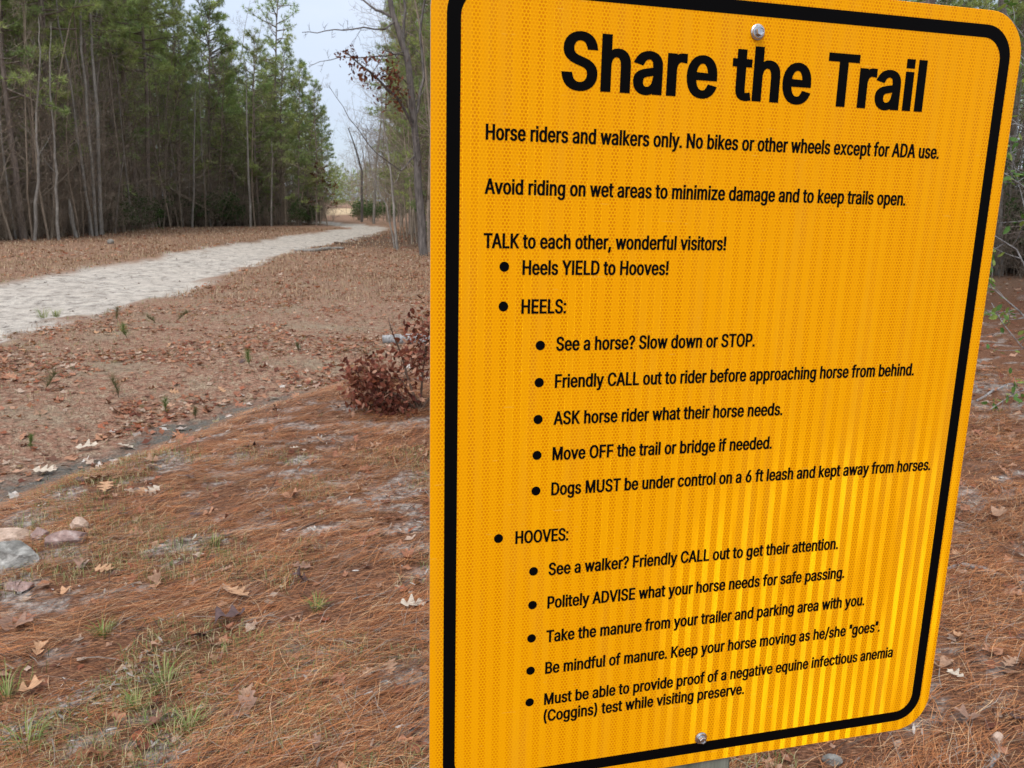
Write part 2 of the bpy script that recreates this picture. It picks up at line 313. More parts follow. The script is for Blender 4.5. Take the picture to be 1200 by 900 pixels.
# ------------------------------------------------------------------ the sign
import json
GLYPHS = json.loads(r'''{"!":[196,[[128,160,132,509,63,509,67,160],[116,-1,130,9,140,24,143,41,140,58,130,73,116,83,98,86,81,83,66,73,56,58,52,41,56,24,66,9,81,-1,98,-4]]],"\"":[321,[[128,318,136,509,70,509,78,318],[243,318,250,509,185,509,193,318]]],"(":[273,[[95,131,111,55,139,-21,177,-96,236,-96,209,-38,188,16,172,67,160,115,154,161,151,207,154,258,161,313,174,370,191,428,212,485,236,539,177,539,153,494,132,441,114,384,101,324,92,264,89,207]]],")":[273,[[97,-96,134,-22,161,53,178,130,184,207,181,264,173,323,159,384,142,441,121,494,97,539,37,539,62,485,82,428,99,370,112,313,119,258,122,207,120,162,113,116,102,69,86,18,64,-37,37,-96]]],",":[188,[[84,-119,137,71,68,71,38,-119]]],".":[150,[[42,0,108,0,108,66,42,66]]],"/":[249,[[178,533,14,-76,71,-76,235,533]]],"6":[453,[[271,-2,310,14,343,39,368,73,384,112,389,157,384,201,370,240,346,271,316,295,278,309,235,314,214,312,196,307,179,299,165,288,154,275,145,261,151,261,322,509,252,509,137,340,102,285,80,239,68,199,64,162,69,115,84,74,109,40,142,15,182,-1,226,-7],[198,52,174,63,153,79,138,102,128,128,125,158,128,188,138,214,153,235,174,252,198,262,226,265,254,262,279,251,299,235,314,213,324,187,327,157,324,128,314,101,299,79,279,63,254,52,226,48]]],":":[150,[[42,0,108,0,108,66,42,66],[42,300,108,300,108,366,42,366]]],"?":[358,[[194,152,194,158,195,185,200,205,207,221,219,235,235,248,254,261,284,284,306,311,319,344,324,382,319,418,306,451,284,478,255,498,219,511,178,516,138,511,103,499,73,479,49,452,33,418,27,378,92,378,96,404,106,425,120,441,137,453,157,459,178,462,200,459,220,452,237,441,250,425,259,406,262,384,258,357,247,334,230,314,209,298,187,284,168,269,153,252,141,230,134,200,132,159,132,152],[181,-1,196,9,206,24,209,41,206,58,196,73,181,83,164,86,146,83,131,73,121,58,118,41,121,24,131,9,146,-1,164,-4]]],"A":[480,[[85,0,191,302,213,371,245,478,232,478,264,372,287,302,395,0,463,0,276,509,201,509,16,0],[370,142,370,199,110,199,110,142]]],"B":[456,[[247,0,301,4,344,18,377,39,400,67,413,100,418,136,414,173,402,203,385,227,363,245,339,257,315,262,315,267,336,275,356,286,373,301,387,320,395,344,398,374,394,410,381,442,359,469,329,491,289,504,241,509,60,509,60,0],[125,231,248,231,279,228,306,218,327,203,342,184,352,161,355,137,349,105,330,80,296,63,245,57,125,57],[125,452,240,452,283,446,313,429,330,403,336,372,333,348,323,326,308,309,288,296,265,288,238,285,125,285]]],"C":[510,[[305,-4,341,5,373,19,402,38,428,62,448,91,463,124,473,160,408,160,401,136,389,114,375,96,357,81,337,69,315,60,292,55,267,53,223,59,184,76,151,105,125,145,109,194,103,254,109,314,125,364,150,403,184,432,223,450,267,456,292,454,315,449,337,440,357,428,375,413,389,395,401,373,408,348,473,348,463,385,448,418,427,447,402,471,373,490,340,504,305,513,267,516,205,508,150,484,104,445,70,393,48,329,40,254,48,179,70,115,104,63,150,25,205,1,267,-7]]],"D":[502,[[291,8,351,31,376,48,398,68,417,92,433,119,455,181,462,255,455,329,433,391,418,418,399,441,377,461,353,478,294,501,225,509,93,509,93,452,221,452,275,446,320,428,354,399,379,361,394,312,399,255,394,198,379,149,354,110,318,81,272,63,215,57,96,57,96,0,219,0],[60,509,60,0,125,0,125,509]]],"E":[419,[[375,0,375,57,125,57,125,229,355,229,355,286,125,286,125,452,372,452,372,509,60,509,60,0]]],"F":[410,[[125,0,125,221,346,221,346,278,125,278,125,452,369,452,369,509,60,509,60,0]]],"H":[517,[[125,0,125,232,392,232,392,0,457,0,457,509,392,509,392,289,125,289,125,509,60,509,60,0]]],"I":[185,[[60,0,125,0,125,509,60,509]]],"K":[467,[[228,276,231,276,448,509,364,509,212,344,174,303,139,261,104,216,104,145],[125,0,125,193,124,225,125,334,125,509,60,509,60,0],[449,0,228,309,188,259,372,0]]],"L":[393,[[361,0,361,57,125,57,125,509,60,509,60,0]]],"M":[628,[[122,0,122,291,122,328,121,372,120,416,119,457,112,457,129,408,145,361,159,321,170,291,286,0,342,0,456,291,467,322,482,363,498,409,513,457,507,457,506,413,505,369,504,327,504,291,504,0,568,0,568,509,476,509,352,187,342,158,330,121,318,83,307,49,322,49,311,84,299,123,287,159,277,187,152,509,60,509,60,0]]],"N":[523,[[125,0,125,291,124,328,122,384,119,454,108,452,148,381,177,331,202,290,387,0,463,0,463,509,399,509,399,195,399,157,401,108,405,54,414,55,388,107,363,151,343,183,136,509,60,509,60,0]]],"O":[533,[[329,1,384,25,429,63,464,115,486,179,493,254,486,329,464,393,429,445,384,484,329,508,267,516,205,508,150,484,105,445,70,393,48,329,40,254,48,179,70,115,105,63,150,25,205,1,267,-7],[223,59,184,76,151,105,125,144,109,194,103,254,109,314,125,364,151,404,184,433,223,450,267,456,310,450,349,433,383,404,408,365,425,314,430,254,425,194,408,144,383,105,349,76,310,59,267,53]]],"P":[445,[[125,0,125,452,232,452,268,449,297,439,318,423,333,402,342,376,344,348,342,319,333,294,318,272,297,256,269,246,233,242,109,242,109,186,235,186,289,191,332,207,366,233,390,265,404,304,409,348,404,391,390,430,366,462,332,487,289,503,235,509,60,509,60,0]]],"S":[447,[[278,-4,323,11,360,34,386,64,403,99,408,139,405,171,395,198,379,220,359,238,336,252,312,264,264,279,212,293,191,300,169,308,148,319,131,334,119,352,115,376,118,398,129,418,145,435,167,448,194,456,225,459,267,453,302,437,326,412,337,378,401,378,394,415,377,449,351,476,316,498,275,511,227,516,180,511,138,498,102,476,75,448,58,413,52,372,54,348,60,326,71,307,86,289,128,260,184,239,245,222,272,214,296,205,316,193,332,179,342,161,346,139,341,114,329,92,311,74,286,60,257,52,224,49,194,52,166,59,142,71,123,88,110,110,104,137,38,137,46,96,64,60,91,31,128,9,172,-4,224,-9]]],"T":[449,[[193,452,193,0,257,0,257,452,417,452,417,509,32,509,32,452]]],"U":[517,[[315,-2,363,15,403,43,433,80,451,124,457,173,457,509,393,509,393,178,389,144,377,113,357,87,331,68,298,56,259,52,220,56,187,68,160,87,141,113,128,144,124,178,124,509,60,509,60,173,66,124,85,80,114,43,154,15,203,-2,259,-8]]],"V":[480,[[278,0,463,509,395,509,290,206,267,138,235,31,248,31,215,137,192,206,84,509,16,509,204,0]]],"Y":[472,[[268,0,268,208,455,509,381,509,280,344,251,293,237,265,224,230,250,230,236,264,222,292,192,344,91,509,16,509,203,208,203,0]]],"a":[389,[[190,-6,215,1,236,12,252,25,264,38,272,52,277,52,277,0,337,0,337,251,333,290,322,320,306,343,286,360,263,372,239,379,215,383,194,384,163,382,133,375,104,364,79,346,57,322,41,291,100,274,107,288,118,301,132,313,149,322,171,329,196,331,220,329,240,322,256,311,267,297,273,279,276,257,276,255,273,243,265,235,252,230,234,227,178,220,125,211,100,203,78,193,58,179,43,161,34,138,30,108,35,73,48,45,68,22,94,5,126,-5,160,-9],[149,47,130,52,114,61,102,72,94,87,92,105,95,124,103,139,117,150,134,159,154,164,175,168,200,171,231,176,259,182,270,186,276,190,276,138,272,115,263,93,248,74,228,59,202,49,170,45]]],"b":[424,[[274,-2,313,16,346,45,370,84,385,133,390,189,385,245,370,293,345,332,313,361,274,378,229,384,197,381,171,373,152,360,137,346,118,319,114,319,114,509,53,509,53,0,112,0,112,59,118,59,138,31,153,17,172,4,198,-5,229,-8],[188,51,162,65,140,86,125,115,116,150,113,189,116,229,125,263,140,291,161,312,188,325,220,330,253,325,280,311,301,290,316,261,325,227,328,189,325,151,316,117,301,88,279,66,253,51,220,47]]],"c":[396,[[235,-6,261,-1,285,9,306,21,325,37,341,56,354,78,363,102,304,117,299,102,292,89,282,76,271,66,258,58,243,52,226,48,207,46,173,51,145,66,124,89,108,117,99,151,96,187,99,224,108,258,124,287,145,310,173,325,207,330,226,329,242,325,257,319,270,311,281,301,290,289,298,276,303,262,362,277,353,301,340,322,324,341,305,356,284,368,260,377,234,383,207,384,159,378,117,360,82,330,56,291,40,243,34,187,40,133,56,85,82,46,117,16,159,-2,207,-8]]],"d":[424,[[227,-5,252,4,272,17,287,31,307,59,313,59,313,0,372,0,372,509,311,509,311,319,306,319,287,346,272,360,253,373,228,381,196,384,151,378,112,361,79,332,55,293,39,245,34,189,39,133,55,84,79,45,111,16,151,-2,195,-8],[172,51,145,66,124,88,109,117,99,151,96,189,99,227,108,261,124,290,145,311,172,325,205,330,237,325,263,312,284,291,300,263,309,229,312,189,309,150,299,115,284,86,263,65,236,51,205,47]]],"e":[404,[[249,-5,283,4,311,19,335,39,353,63,365,91,306,105,297,88,285,73,271,61,254,53,234,48,212,46,179,50,151,61,128,80,110,106,100,139,96,178,96,211,99,241,109,270,125,294,146,313,173,326,205,330,237,326,263,314,283,294,298,269,307,237,310,202,338,221,75,221,75,169,371,169,371,194,368,242,357,282,341,315,319,341,294,361,266,374,236,382,205,384,157,378,115,359,81,329,55,290,39,242,34,187,40,132,56,85,82,46,117,16,161,-2,212,-8]]],"f":[254,[[6,379,6,327,228,327,228,379],[142,0,142,419,145,443,154,460,171,470,195,474,215,472,227,468,243,521,222,527,207,529,187,530,161,527,135,519,113,505,96,486,84,461,81,432,81,0]]],"g":[425,[[251,-147,291,-136,324,-117,350,-90,367,-54,372,-9,372,379,313,379,313,319,308,319,288,346,273,360,253,373,228,382,196,384,152,378,112,361,80,332,55,293,39,246,34,191,39,136,55,90,80,53,113,27,152,10,195,5,227,8,252,16,272,28,287,41,306,68,311,68,311,-6,310,-28,304,-47,295,-62,282,-75,249,-92,207,-97,178,-95,154,-88,136,-78,122,-66,101,-41,51,-69,64,-91,82,-110,105,-127,134,-140,168,-148,207,-151],[172,63,145,76,124,96,109,123,99,155,96,193,99,229,109,262,124,290,145,312,172,325,205,330,237,325,264,312,285,291,300,264,309,231,312,193,309,154,300,121,285,95,264,75,237,63,205,59]]],"h":[410,[[117,257,126,283,141,303,161,317,184,326,210,329,246,323,273,304,290,275,296,235,296,0,357,0,357,240,353,285,341,321,321,349,295,369,264,380,227,384,187,379,152,362,124,332,102,287,114,287,114,509,53,509,53,0,114,0,114,227]]],"i":[167,[[53,0,114,0,114,379,53,379],[53,440,114,440,114,509,53,509]]],"k":[381,[[177,199,184,199,360,379,284,379,121,212,110,212,110,137],[114,0,114,509,53,509,53,0],[372,0,191,229,148,186,294,0]]],"l":[167,[[53,0,114,0,114,509,53,509]]],"m":[610,[[114,0,114,238,117,266,126,289,140,307,158,320,178,328,199,330,229,326,253,311,269,288,274,260,274,0,335,0,335,247,338,270,345,290,358,307,374,320,395,328,419,330,447,326,473,313,490,289,496,254,496,0,557,0,557,255,553,296,541,328,522,354,497,372,468,383,437,386,407,383,381,375,357,361,337,343,322,321,312,295,321,295,309,331,287,361,257,380,219,386,195,384,172,376,151,363,132,346,118,323,108,295,112,295,112,379,53,379,53,0]]],"n":[410,[[117,257,126,283,141,303,161,317,184,326,210,329,246,323,273,304,290,275,296,235,296,0,357,0,357,240,353,285,341,321,321,349,295,369,264,380,227,384,187,379,152,362,124,332,102,287,112,287,112,379,53,379,53,0,114,0,114,227]]],"o":[415,[[256,-2,299,16,333,46,359,85,376,133,381,187,376,243,359,291,333,330,299,360,256,378,207,384,159,378,117,360,82,330,56,291,40,243,34,187,40,133,56,85,82,46,117,16,159,-2,207,-8],[173,51,145,66,124,89,108,117,99,151,96,187,99,224,108,258,124,287,145,310,173,325,207,330,242,325,270,310,292,287,307,258,316,224,319,187,316,151,307,117,292,89,270,66,242,51,207,46]]],"p":[424,[[114,-143,114,59,118,59,138,31,153,17,173,4,198,-5,229,-8,274,-2,313,16,346,45,370,84,385,133,390,189,385,245,370,293,345,332,313,361,274,378,229,384,197,381,171,373,152,360,137,346,118,319,112,319,112,379,53,379,53,-143],[188,51,162,65,140,86,125,115,116,150,113,189,116,229,125,263,140,291,161,312,188,325,220,330,253,325,280,311,301,290,316,261,325,227,328,189,325,151,316,117,301,88,279,66,253,51,220,47]]],"q":[424,[[372,379,313,379,313,319,307,319,287,346,272,360,253,373,228,381,196,384,151,378,112,361,79,332,55,293,39,245,34,189,39,133,55,84,79,45,111,16,151,-2,195,-8,227,-5,252,4,272,17,287,31,306,59,311,59,311,-143,372,-143],[172,51,145,66,124,88,109,117,99,151,96,189,99,227,108,261,124,290,145,311,172,325,205,330,237,325,263,312,284,291,300,263,309,229,312,189,309,150,299,115,284,86,263,65,236,51,205,47]]],"r":[259,[[114,0,114,237,117,262,126,284,140,301,159,315,182,323,207,326,230,324,243,322,243,384,229,384,213,385,181,380,152,367,130,347,115,321,112,321,112,379,53,379,53,0]]],"s":[365,[[223,-5,260,6,290,24,312,47,326,75,331,107,325,142,306,171,275,194,229,209,172,223,144,232,124,243,112,258,109,277,114,299,131,317,156,329,187,333,219,328,243,316,258,298,268,277,324,290,314,316,299,339,279,358,254,372,223,381,187,384,149,381,115,370,87,354,65,332,51,305,47,274,53,237,72,208,104,186,149,170,212,155,237,147,254,136,265,121,268,103,262,81,244,62,217,50,181,45,150,49,124,60,105,79,94,107,36,94,45,63,62,38,84,18,112,3,145,-5,182,-8]]],"t":[227,[[6,379,6,327,204,327,204,379],[65,93,72,52,92,21,125,2,168,-4,192,-3,213,2,202,54,185,51,170,50,150,53,136,61,128,76,126,98,126,471,65,471]]],"u":[410,[[222,0,257,17,286,47,307,92,298,92,298,0,357,0,357,379,296,379,296,153,293,122,283,97,268,77,249,62,226,53,200,50,164,56,137,75,119,105,114,144,114,379,53,379,53,139,57,95,69,59,89,31,115,11,146,-1,182,-5]]],"v":[389,[[226,0,371,379,305,379,224,155,213,121,203,87,184,21,206,21,187,87,177,121,165,155,84,379,17,379,163,0]]],"w":[567,[[199,0,248,172,263,225,277,280,291,338,277,338,291,280,305,225,319,172,368,0,429,0,545,379,480,379,434,214,413,135,391,41,402,41,382,136,362,214,316,379,252,379,206,214,186,135,165,41,175,41,154,137,133,214,87,379,23,379,138,0]]],"x":[379,[[91,0,148,85,165,112,178,136,205,182,173,182,200,136,231,85,287,0,358,0,209,214,209,169,352,379,282,379,233,306,216,279,202,253,175,206,207,206,179,253,147,306,100,379,29,379,171,171,171,218,21,0]]],"y":[389,[[65,-143,91,-145,117,-143,139,-136,159,-124,177,-107,191,-85,204,-58,371,379,305,379,224,155,202,87,184,21,206,21,187,87,177,121,165,155,84,379,17,379,163,-1,151,-36,141,-58,130,-74,118,-84,104,-89,88,-90,71,-87,61,-86,47,-139]]],"z":[380,[[339,0,339,56,126,56,126,60,333,331,333,379,48,379,48,323,254,323,254,320,42,46,42,0]]]," ":[188,[]]}''')
GLYPHS['"'] = [215, [[42, 330, 84, 330, 84, 509, 42, 509], [130, 330, 172, 330, 172, 509, 130, 509]]]
def build_sign():
    W, H = .6096, .8104
    w = np.array([.209725552, -.257085114, -.00436787267]); th = np.linalg.norm(w); k = w/th
    K = np.array([[0, -k[2], k[1]], [k[2], 0, -k[0]], [-k[1], k[0], 0]]); Rr = np.eye(3)+math.sin(th)*K+(1-math.cos(th))*K@K
    t = np.array([-.0670165754, -.356753892, .668970701]); flip = np.diag([1., -1., -1.])
    e1 = CMn@flip@Rr[:, 0]; e2 = CMn@flip@Rr[:, 1]; T0 = np.array([0, 0, CAMZ])+CMn@flip@t
    up = -e2; back = np.cross(up, e1)                             # local X = e1, Y = back, Z = up
    PW = .0445; uP = .3057; wP = PW+.0025
    p = T0+e1*uP+back*wP; vP = (p[2]-float(height(p[0], p[1]))+.02)/(-e2[2]); base = p+e2*vP
    root = empty('trail_sign', (0, 0, 0))
    mw = Matrix(((e1[0], back[0], up[0], base[0]), (e1[1], back[1], up[1], base[1]), (e1[2], back[2], up[2], base[2]), (0, 0, 0, 1)))
    root.matrix_world = mw
    tag(root, 'orange yellow Share the Trail notice with black border bolted to a wooden post', 'sign')
    def L(u, v, o=0.): return (u-uP, -wP-o, vP-v)                  # plane coordinates (u right, v down, o towards the reader)
    def rrect(i, r, seg=10):
        pts = []
        for cx, cy, a0 in ((W-i-r, i+r, -90), (W-i-r, H-i-r, 0), (i+r, H-i-r, 90), (i+r, i+r, 180)):
            for q in range(seg+1):
                a = R(a0+90*q/seg); pts.append((cx+r*math.cos(a), cy+r*math.sin(a)))
        return pts
    # panel: 2 mm aluminium blank with the sheeting on its face
    o_ = rrect(0, .042); n = len(o_); o2 = rrect(.0006, .0414)
    v = [L(*q, -.0004) for q in o_]+[L(*q, 0) for q in o2]+[L(*q, -.0024) for q in o_]
    f = [list(range(n, 2*n))[::-1], list(range(2*n, 3*n))]
    for a in range(n):
        b = (a+1) % n; f += [[a, b, n+b, n+a], [b, a, 2*n+a, 2*n+b]]
    me = bpy.data.meshes.new('sign_panel'); me.from_pydata(v, [], f); me.materials.append(M['sign_sheeting']); me.materials.append(M['aluminium'])
    for pi, pl in enumerate(me.polygons): pl.material_index = 0 if pi == 0 or (pi >= 2 and (pi-2) % 2 == 0) else 1
    bm = bmesh.new(); bm.from_mesh(me); bmesh.ops.recalc_face_normals(bm, faces=bm.faces); bm.to_mesh(me); bm.free()
    obj('sign_panel', me, None, root)
    a_, b_ = rrect(.0137, .032), rrect(.0259, .0215)
    v = []
    for off in (-.0001, .00022):
        v += [L(*q, off) for q in a_]+[L(*q, off) for q in b_]
    f = []
    for a in range(n):
        b = (a+1) % n
        f += [[2*n+a, 3*n+a, 3*n+b, 2*n+b], [a, 2*n+a, 2*n+b, b], [n+b, 3*n+b, 3*n+a, n+a]]
    me = bpy.data.meshes.new('border_line'); me.from_pydata(v, [], f)
    bm = bmesh.new(); bm.from_mesh(me); bmesh.ops.recalc_face_normals(bm, faces=bm.faces); bm.to_mesh(me); bm.free()
    obj('border_line', me, M['black_print'], root)
    # lettering: outlines of a plain grotesque (units: cap height 509), condensed and emboldened
    def text(body, ul, ur, v0, v1, cap, bx, by, name='text_line'):
        KERN = {'Tr': -18, 'TA': -30, 'AV': -30, 'LK': 0, 'Av': -14, 'TO': -8}
        x = 0; loops = []
        for i, chh in enumerate(body):
            adv, ls = GLYPHS[chh]
            for l in ls: q = np.array(l, float).reshape(-1, 2); q[:, 0] += x; loops.append(q)
            x += adv+KERN.get(body[i:i+2], 0)+16
        x0 = min(l[:, 0].min() for l in loops); x1 = max(l[:, 0].max() for l in loops)
        kx = (ur-ul-2*bx)/(x1-x0); s = (cap-2*by)/509
        EV, EE = [], []; n0 = 0
        for l in loops:
            p = np.c_[(l[:, 0]-x0)*kx+bx, l[:, 1]*s+by]*1000
            dd = np.roll(p, -1, 0)-p; nn = np.c_[dd[:, 1], -dd[:, 0]]; nn /= np.linalg.norm(nn, axis=1)[:, None]+1e-12
            pr = np.roll(nn, 1, 0); a = nn+pr; a /= (1+np.clip((nn*pr).sum(1), -.3, 1))[:, None]
            p = p+a*(bx*1000, by*1000); m = len(p)
            EV.append(p); EE += [(n0+q, n0+(q+1) % m) for q in range(m)]; n0 += m
        EV = np.concatenate(EV)
        cv, _, cf, *_ = delaunay_2d_cdt([Vector(q) for q in EV], EE, [], 0, 1e-5)
        cv = np.array([tuple(q) for q in cv]); cf = np.array([tuple(q) for q in cf]); ct = cv[cf].mean(1)
        A_, B_ = EV[[e[0] for e in EE]], EV[[e[1] for e in EE]]
        cx = ct[:, None, 0]; cy = ct[:, None, 1]; ua = (A_[None, :, 1] <= cy); ub = (B_[None, :, 1] <= cy)
        side = (B_[None, :, 0]-A_[None, :, 0])*(cy-A_[None, :, 1])-(cx-A_[None, :, 0])*(B_[None, :, 1]-A_[None, :, 1])
        wind = ((ua & ~ub & (side > 0)).astype(int)-(~ua & ub & (side < 0)).astype(int)).sum(1)
        me = bpy.data.meshes.new(name); me.from_pydata([(q[0], q[1], 0) for q in cv], [], cf[wind != 0].tolist())
        bm = bmesh.new(); bm.from_mesh(me); bmesh.ops.delete(bm, geom=[q for q in bm.verts if not q.link_faces], context='VERTS')
        for q in bm.verts:
            u, h = q.co.x/1000, q.co.y/1000; vb = v0+(v1-v0)*u/(ur-ul); q.co = Vector(L(ul+u, vb-h, .0003))
        rg = bmesh.ops.extrude_face_region(bm, geom=bm.faces[:])
        for e in rg['geom']:
            if isinstance(e, bmesh.types.BMVert): e.co.y += .0004
        bmesh.ops.recalc_face_normals(bm, faces=bm.faces); bm.to_mesh(me); bm.free()
        obj(name, me, M['black_print'], root)
    def bullet(u, v):
        r = .0046; m = 20; vv = [L(u+r*math.cos(2*math.pi*q/m), v+r*math.sin(2*math.pi*q/m), off) for off in (.0002, -.0001) for q in range(m)]
        me = bpy.data.meshes.new('bullet'); me.from_pydata(vv, [], [list(range(m))[::-1]]+[[q, (q+1) % m, m+(q+1) % m, m+q] for q in range(m)])
        bm = bmesh.new(); bm.from_mesh(me); bmesh.ops.recalc_face_normals(bm, faces=bm.faces); bm.to_mesh(me); bm.free()
        obj('bullet', me, M['black_print'], root)
    c = .0134; bx, by = .00056, .00026
    text('Share the Trail', .1166, .4974, .1008, .1008, .0487, .0025, .0012, 'title_lettering')
    rows = [("Horse riders and walkers only. No bikes or other wheels except for ADA use.", 48.7, 524.4, 146.9, 145.4),
        ("Avoid riding on wet areas to minimize damage and to keep trails open.", 48.6, 490.9, 193.2, 192.9),
        ("TALK to each other, wonderful visitors!", 48.3, 290.6, 241.0, 240.6),
        ("Heels YIELD to Hooves!", 85.2, 231.1, 264.8, 264.6), ("HEELS:", 85.1, 128.6, 300.7, 300.7),
        ("See a horse? Slow down or STOP.", 120.2, 331.1, 336.3, 336.3),
        ("Friendly CALL out to rider before approaching horse from behind.", 120.2, 527.7, 372.4, 371.8),
        ("ASK horse rider what their horse needs.", 120.2, 370.5, 408.8, 409.6),
        ("Move OFF the trail or bridge if needed.", 120.2, 361.5, 444.6, 445.5),
        ("Dogs MUST be under control on a 6 ft leash and kept away from horses.", 120.2, 565.8, 480.7, 481.4),
        ("HOOVES:", 84.8, 139.7, 528.6, 529.4),
        ("See a walker? Friendly CALL out to get their attention.", 120.2, 456.6, 565.4, 566.4),
        ("Politely ADVISE what your horse needs for safe passing.", 120.2, 469.1, 601.7, 602.2),
        ("Take the manure from your trailer and parking area with you.", 120.2, 500.2, 639.4, 638.9),
        ("Be mindful of manure. Keep your horse moving as he/she \"goes\".", 120.2, 525.7, 675.1, 674.9),
        ("Must be able to provide proof of a negative equine infectious anemia", 120.2, 548.1, 710.9, 710.2),
        ("(Coggins) test while visiting preserve.", 120.2, 355.0, 730.5, 731.2)]
    for s, a, b, v0, v1 in rows: text(s, a/1e3, b/1e3, v0/1e3, v1/1e3, c, bx, by)
    for u, v in [(.0680, .2575), (.0679, .2938), (.0677, .5215)]+[(.1045, q) for q in (.3309, .3666, .4028, .4387, .475, .5595, .5961, .6329, .6693, .7055)]: bullet(u, v)
    # bolts: flanged hex heads on washers
    def lathe(rs, zs, m, u, v, name, mat, par, tilt=0):
        vv = []
        for r_, z_ in zip(rs, zs): vv += [L(u+r_*math.cos(2*math.pi*(q+tilt)/m), v+r_*math.sin(2*math.pi*(q+tilt)/m), z_) for q in range(m)]
        ff = [[i*m+q, i*m+(q+1) % m, (i+1)*m+(q+1) % m, (i+1)*m+q] for i in range(len(rs)-1) for q in range(m)]
        ff.append([(len(rs)-1)*m+q for q in range(m)])
        me = bpy.data.meshes.new(name); me.from_pydata(vv, [], ff)
        bm = bmesh.new(); bm.from_mesh(me); bmesh.ops.recalc_face_normals(bm, faces=bm.faces); bm.to_mesh(me); bm.free()
        return obj(name, me, mat, par)
    for u, v in ((.3061, .0398), (.3054, .7787)):
        bo = lathe((.0042, .0042, .0038, .0029, .0027), (.0015, .0062, .0068, .0068, .0060), 6, u, v, 'bolt', M['zinc'], root, .3)
        lathe((.0071, .0071, .0060, .0056, .0045), (.0001, .0012, .0019, .0028, .0030), 28, u, v, 'washer', M['zinc'], bo)
    # post
    hw = PW-.0005; ch = .004; prof = [(-hw+ch, -hw), (hw-ch, -hw), (hw, -hw+ch), (hw, hw-ch), (hw-ch, hw), (-hw+ch, hw), (-hw, hw-ch), (-hw, -hw+ch)]
    zt = vP-.012; acc = bpy.data.meshes.new('post'); vv = []
    levels = list(np.linspace(-.15, zt, 24))
    for zz in levels: vv += [(x+.0012*math.sin(zz*9+x*50), y, zz) for x, y in prof]
    ff = [[i*8+q, i*8+(q+1) % 8, (i+1)*8+(q+1) % 8, (i+1)*8+q] for i in range(len(levels)-1) for q in range(8)]+[list(range((len(levels)-1)*8, len(levels)*8)), list(range(8))[::-1]]
    acc.from_pydata(vv, [], ff); obj('post', acc, M['post_wood'], root)
    # facet normals of the sheeting in its own frame
    mi = mw.to_3x3().inverted()
    v_hot = Vector(T0+e1*.52+e2*.70)                               # where the prisms flash
    view = (Vector((0, 0, CAMZ))-v_hot).normalized(); hv = (mi@(view+SUN_DIR).normalized()).normalized()
    M['_facet'][1].default_value = hv; M['_facet'][0].default_value = (0, -1, 0)
    return root

# ------------------------------------------------------------------ vegetation: prototypes
def unit(v): v = np.asarray(v, float); return v/(np.linalg.norm(v, axis=-1, keepdims=True)+1e-9)
def wobble(p0, d, L, n, amp, rs, up=0., droop=0.):
    """a crooked path of n points from p0"""
    P = [np.array(p0, float)]; d = unit(d)
    for i in range(n-1):
        d = unit(d+rs.normal(0, amp, 3)+np.array([0, 0, up-droop*i/n])); P.append(P[-1]+d*L/(n-1))
    return np.array(P)
def branch_at(P, t):
    k = t*(len(P)-1); i = min(int(k), len(P)-2); f = k-i; return P[i]*(1-f)+P[i+1]*f, unit(P[i+1]-P[i])
def tufts(pos, dirs, col, rs, B=9, L=.19, w=.011, spread=.75):
    """needle sprays: one narrow triangle per needle bundle"""
    n = len(pos); P = np.repeat(pos, B, 0); D = unit(np.repeat(dirs, B, 0)+rs.normal(0, spread, (n*B, 3))); C = np.repeat(col, B, 0)*rs.uniform(.75, 1.25, (n*B, 1))
    S = unit(np.cross(D, rs.normal(0, 1, (n*B, 3))))*w*rs.uniform(.7, 1.3, (n*B, 1)); Lr = L*rs.uniform(.65, 1.25, (n*B, 1))
    v = np.stack([P-S, P+S, P+D*Lr], 1).reshape(-1, 3)
    return v, np.arange(n*B*3).reshape(-1, 3), np.repeat(C, 3, 0)
